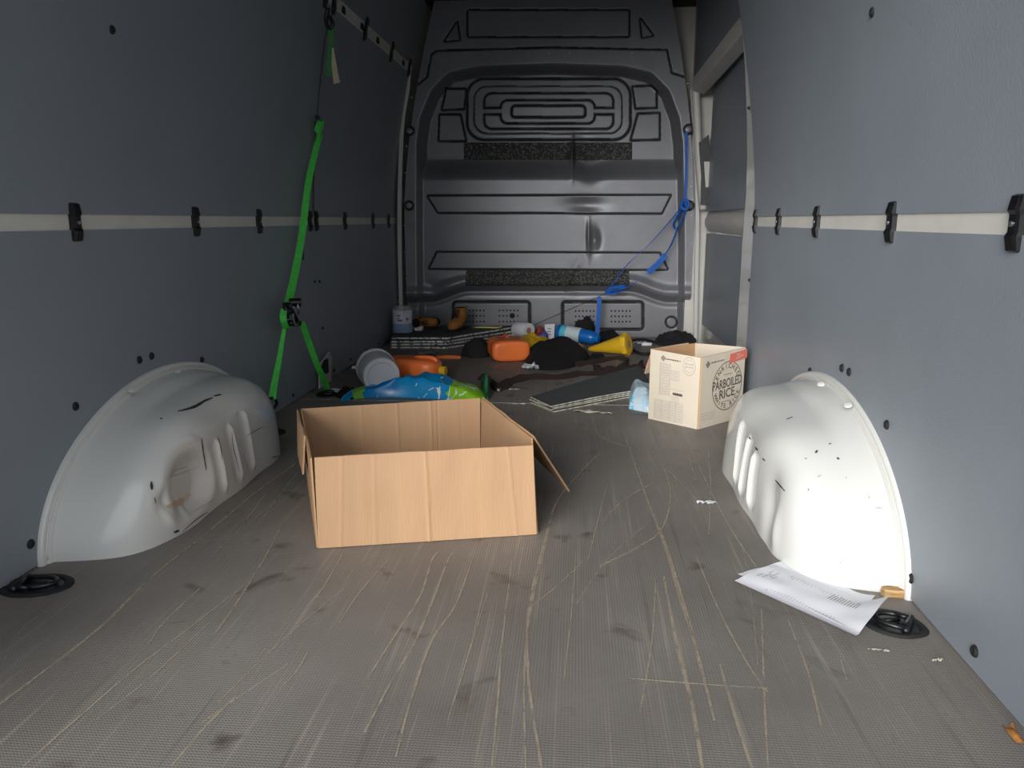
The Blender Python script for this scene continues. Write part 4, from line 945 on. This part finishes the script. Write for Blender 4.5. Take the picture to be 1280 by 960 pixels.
# --- tan boots
def boot(c, ang, lying, label):
    e = empty('work_boot', c); tag(e, label, 'boot')
    Mx = Matrix.Translation(c) @ Matrix.Rotation(ang, 4, 'Z') @ (Matrix.Translation((0, 0, .05)) @ Matrix.Rotation(R(88), 4, 'X') @ Matrix.Scale(.62, 4) if lying else Matrix.Scale(.78, 4))
    def ring(cx, cz, rx, ry, tilt, n=20):
        return [Mx @ Vector((cx+rx*math.cos(2*PI*j/n)*math.cos(tilt), ry*math.sin(2*PI*j/n), cz+rx*math.cos(2*PI*j/n)*math.sin(tilt))) for j in range(n)]
    b = MB(); b.rings([ring(.17, .035, .022, .02, PI/2), ring(.155, .04, .036, .038, PI/2*.98), ring(.11, .05, .042, .047, PI/2*.9), ring(.05, .062, .052, .045, PI/2*.65), ring(.01, .085, .056, .042, PI/2*.3), ring(0, .12, .050, .042, .1), ring(-.004, .16, .052, .044, 0), ring(-.004, .175, .055, .047, 0), ring(-.004, .172, .045, .038, 0), ring(0, .12, .04, .03, 0)])
    b.build('upper', 'tan', e, smooth=True)
    so_ = [Vector((-.055, -.03, 0)), Vector((0, -.04, 0)), Vector((.1, -.048, 0)), Vector((.165, -.035, 0)), Vector((.192, 0, 0)), Vector((.165, .035, 0)), Vector((.1, .048, 0)), Vector((0, .04, 0)), Vector((-.055, .03, 0)), Vector((-.062, 0, 0))]
    b = MB(); b.rings([[Mx @ (p+Vector((0, 0, z))) for p in spline(so_+[so_[0]], 3)[:-1]] for z in (0, .02)]); b.build('sole', 'blackr', e)
    b = MB(); b.lathe([(.0001, .1735), (.044, .1735), (.044, .1745), (.0001, .1745)], Mx @ Matrix.Translation((-.004, 0, 0)), 16); b.build('collar_lining', 'blackc', e)
    for k in range(5):
        for s in (-1, 1):
            b = MB(); p = Vector((.052+.003*k if k < 2 else .050, s*.018, .095+.017*k)); p.x = .085-.012*k if k < 3 else .052
            b.lathe([(.0001, 0), (.0045, 0), (.0045, .006), (.0001, .006)], Mx @ axis_frame(p, (1, 0, .3)), 8); b.build('eyelet', 'black', e)
    b = MB()
    for k in range(4): b.tube([Mx @ Vector((.091-.012*k if k < 3 else .058, -.018, .097+.017*k)), Mx @ Vector((.085-.012*k if k < 3 else .056, .018, .112+.017*k))], .003, 5)
    b.build('lace', 'black', e, smooth=True)
boot(Vector((ony(572, 410, 4.72).x+.02, 4.74, ZB+.003)), R(-112), False, 'upright tan lace-up boot standing on foil boards before left vent')
boot(Vector((ony(528, 414, 4.70).x, 4.72, ZB+.003)), R(-10), True, 'tan boot lying on its side next to the wrapped roll')
q = Vector((ony(590, 410, 4.8).x, 4.8, ZB+.006)); b = MB(); b.tube([q, q+Vector((.05, 0, .005))], .012, 8); tag(b.build('steel_fitting', 'steel', origin=q, smooth=True), 'small shiny fitting right of the upright tan boot', 'fitting')
b = MB(); q = Vector((ony(608, 410, 4.8).x, 4.78, ZB+.010)); b.prism([q+Vector(v) for v in ((-.06, -.02, 0), (.08, -.03, 0), (.10, .03, 0), (-.04, .03, 0))], (0, 0, .006)); tag(b.build('yellow_card', mat('pale_yellow_card', (226, 222, 130), .6), origin=q), 'pale yellow card lying at the right end of foil boards', 'card')
# --- orange jugs
def jug(c, ang, roll, L_, Wd, Hh, label, cap):
    e = empty('orange_jug', c); tag(e, label, 'jug')
    Mx = Matrix.Translation(c+Vector((0, 0, Hh/2))) @ Matrix.Rotation(ang, 4, 'Z')
    def sec(x, w, h, n=36, p=4):
        out = []
        for j in range(n):
            t = 2*PI*j/n; cc, ss = math.cos(t), math.sin(t)
            out.append(Mx @ Vector((x, w/2*math.copysign(abs(cc)**(2/p), cc), h/2*math.copysign(abs(ss)**(2/p), ss))))
        return out
    pr = [(-.5, .70), (-.497, .84), (-.48, .93), (-.45, .985), (-.42, 1), (-.2, 1), (-.18, .985), (-.1, .985), (-.08, 1), (.2, 1), (.3, .97), (.38, .86), (.43, .66), (.455, .42), (.46, .30)]
    b = MB(); b.rings([sec(x*L_, Wd*k, Hh*k) for x, k in pr]); b.build('body', 'orange', e, smooth=True)
    b = MB(); b.lathe([(Hh*.17, 0), (Hh*.20, .002), (Hh*.20, .026), (Hh*.17, .03), (.0001, .03)], Mx @ axis_frame((L_*.455, 0, 0), (1, 0, 0)), 20); b.build('cap', cap, e, auto=40)
    b = MB(); b.tube(spline([Mx @ Vector(v) for v in ((L_*.40, 0, Hh*.36), (L_*.33, 0, Hh*.50), (L_*.08, 0, Hh*.51), (-.02*L_, 0, Hh*.44))], 5), .010, 8); b.build('handle', 'orange', e, smooth=True)
    b = MB(); P = [[Mx @ Vector((L_*(-.30+.38*i/4), Wd*(-.3+.6*j/4), Hh/2+.0008)) for i in range(5)] for j in range(5)]; b.grid(P, 0, True); b.build('label', mat('worn_label', (214, 120, 70), .5, var=.15, vscale=30), e); return e
j1 = onz(631, 451.5); jug(Vector((j1.x+.005, j1.y+.105, .001)), R(105), 0, .27, .205, .112, 'orange plastic jug lying between charcoal cloth and black garment', 'orange')
j2 = onz(516, 482); jug(Vector((j2.x+.0, j2.y+.085, .001)), R(-12), 0, .26, .15, .115, 'orange jug with yellow cap lying behind the white bucket', 'yellow')
# --- white bucket
nb = onz(478, 493.5); cc_ = Vector((nb.x, nb.y, .083)); ax = Vector((-.42, 1, 0)).normalized()
e = empty('white_bucket', Vector((cc_.x, cc_.y+.06, 0))); tag(e, 'small milky white plastic bucket lying on its side, base towards the door', 'bucket')
Mx = axis_frame(cc_, ax+Vector((0, 0, .02)))
b = MB(); b.lathe([(.0001, .004), (.055, .004), (.060, .0), (.076, .0), (.079, .003), (.080, .008), (.086, .175), (.0885, .176), (.0885, .186), (.084, .186), (.078, .01), (.0001, .008)], Mx, 48); b.build('shell', 'translucent', e, auto=35)
b = MB(); b.lathe([(.0865, .150), (.0885, .151), (.0885, .156), (.0865, .157)], Mx, 48); b.build('stiffening_rib', 'translucent', e, auto=35)
b = MB(); q = cc_+ax*.16+Vector((-.085, -.02, .01)); b.tube([q, q+Vector((-.02, -.004, .002))], .007, 8); b.build('handle_lug', 'paper', e, smooth=True)
# --- toilet roll on its side
q = ony(653, 418, 4.80); q = Vector((q.x, 4.80, .062)); e = empty('toilet_roll', Vector((q.x, q.y, .02))); tag(e, 'white toilet roll on its side in front of partition', 'toilet roll')
Mx = axis_frame(q+Vector((-.04, .05, 0)), (1, -1.0, 0))
b = MB(); b.lathe([(.02, .1), (.02, 0), (.046, .0), (.048, .003), (.048, .117), (.046, .12), (.021, .12), (.02, .118), (.02, .0)], Mx, 28); b.build('tissue', 'paper', e, auto=40)
b = MB(); b.lathe([(.020, .118), (.0185, .118), (.0185, .03), (.0001, .03)], Mx, 20); b.build('core', 'cardin', e, auto=40)
b = MB(); b.box((q.x-.10, 4.76, .0005), (q.x+.02, 4.89, .013)); tag(b.build('flat_pad', 'matd', origin=(q.x-.04, 4.83, .0005)), 'flat dark pad under the toilet roll', 'pad')
# --- white sachet standing
q = Vector((ony(687, 416, 4.82).x, 4.82, .03)); b = MB(); b.prism([q+Vector(v) for v in ((-.028, 0, -.028), (.028, 0, -.028), (.032, .008, .068), (-.032, .008, .064))], (0, .008, 0), 0)
for k in range(3): b.box((q.x-.012, q.y-.002+.0012*k, .03+.018*k), (q.x+.008, q.y+.004+.001*k, .034+.018*k), 1)
tag(b.build('white_sachet', ['paper', 'ink'], origin=(q.x, q.y, 0)), 'white packet standing upright left of the blue bottle', 'packet')
# --- blue bottle
p0 = ony(697, 413, 4.66); p1 = ony(745, 424, 4.56); e = empty('blue_bottle', Vector(((p0.x+p1.x)/2, 4.6, .02))); tag(e, 'blue plastic bottle with pale label lying by the blue strap', 'bottle')
p0.z = .075; p1.z = .050; ax = (p1-p0).normalized(); Lb = (p1-p0).length; Mx = axis_frame(p0, ax)
b = MB(); b.lathe([(.0001, 0), (.036, 0), (.044, .006), (.045, .02), (.045, Lb*.62), (.041, Lb*.70), (.040, Lb*.86), (.036, Lb*.95), (.024, Lb), (.024, Lb+.02), (.0001, Lb+.02)], Mx, 32); b.build('body', 'bluep', e, smooth=False, auto=40)
b = MB(); b.lathe([(.0455, Lb*.12), (.0458, Lb*.12), (.0458, Lb*.26), (.0455, Lb*.26)], Mx, 32); b.build('label_band', 'lblue', e, auto=40)
b = MB(); b.lathe([(.0455, Lb*.26), (.0459, Lb*.26), (.0459, Lb*.62), (.0455, Lb*.62)], Mx, 32); b.build('label', mat('label_paper_blue', (206, 222, 226), .5), e, auto=40)
b = MB()
n_ = Vector((0, -1, .55)).normalized()
for k, (s, t, l) in enumerate(((.34, 0, .022), (.40, -.006, .030), (.46, .004, .018), (.52, 0, .026))):
    c = p0+ax*Lb*s; up_ = ax.cross(n_).normalized()
    b.grid([[c+ (n_*math.cos(a)+up_*math.sin(a))*.0466+ax*dx for a in np.linspace(-l*14+t*10, l*14+t*10, 8)] for dx in (0, .006)])
b.build('label_print', 'bluep', e)
# --- brown ended tube carton under the bottle
p0 = ony(683, 431, 4.36); p1 = ony(725, 433, 4.30); p0.z = p1.z = .03; b = MB(); e = empty('carton_tube', (p0+p1)/2-Vector((0, 0, .03))); tag(e, 'pale carton tube between blue bottle and black garment', 'tube')
b.tube([p0, p1], .028, 16); b.build('tube', 'paper', e, auto=40); b = MB(); b.tube([p1, p1+(p1-p0).normalized()*.02], .024, 16); b.build('end_plug', 'wood', e, auto=40)
# --- yellow cone
p0 = onz(736, 441); p1 = ony(783, 428, p0.y-.12 if 0 else 4.30); e = empty('yellow_funnel', Vector((p1.x-.08, 4.3, 0))); tag(e, 'yellow plastic funnel-shaped cone lying with its open end to the right', 'funnel')
p0 = Vector((p0.x, p0.y, .02)); p1 = Vector((p1.x, 4.24, .068)); ax = (p1-p0).normalized(); Lb = (p1-p0).length; Mx = axis_frame(p0, ax)
b = MB(); b.lathe([(.0001, 0), (.010, 0), (.013, .004), (.030, Lb*.4), (.052, Lb*.85), (.056, Lb*.93)], Mx, 28); b.build('cone', 'yellow', e, auto=45)
b = MB(); b.lathe([(.056, Lb*.92), (.066, Lb*.93), (.066, Lb*1.0), (.060, Lb*1.04), (.046, Lb*1.05), (.024, Lb*1.05), (.024, Lb*.98), (.0001, Lb*.98)], Mx, 8); b.build('flange', 'yellow', e)
b = MB(); b.lathe([(.0235, Lb*1.052), (.0235, Lb*.985), (.0001, Lb*.985)], Mx, 20); b.build('bore', 'cardin', e)
# --- orange marker
p0 = onz(546, 446, .009); p1 = onz(576, 446.5, .009); e = empty('craft_knife', (p0+p1)/2-Vector((0, 0, .009))); tag(e, 'orange plastic knife lying on bare floor before the foil boards', 'knife')
b = MB(); b.ribbon([p0, p0.lerp(p1, .2), p0.lerp(p1, .8), p1], [.008, .014, .014, .006], (0, 1, 0), .007); b.build('handle', 'orange', e, auto=40)
b = MB(); b.ribbon([p0.lerp(p1, .3)+Vector((0, 0, .0078)), p0.lerp(p1, .85)+Vector((0, 0, .0078))], .006, (0, 1, 0), .0012); b.build('slider', 'yellow', e)
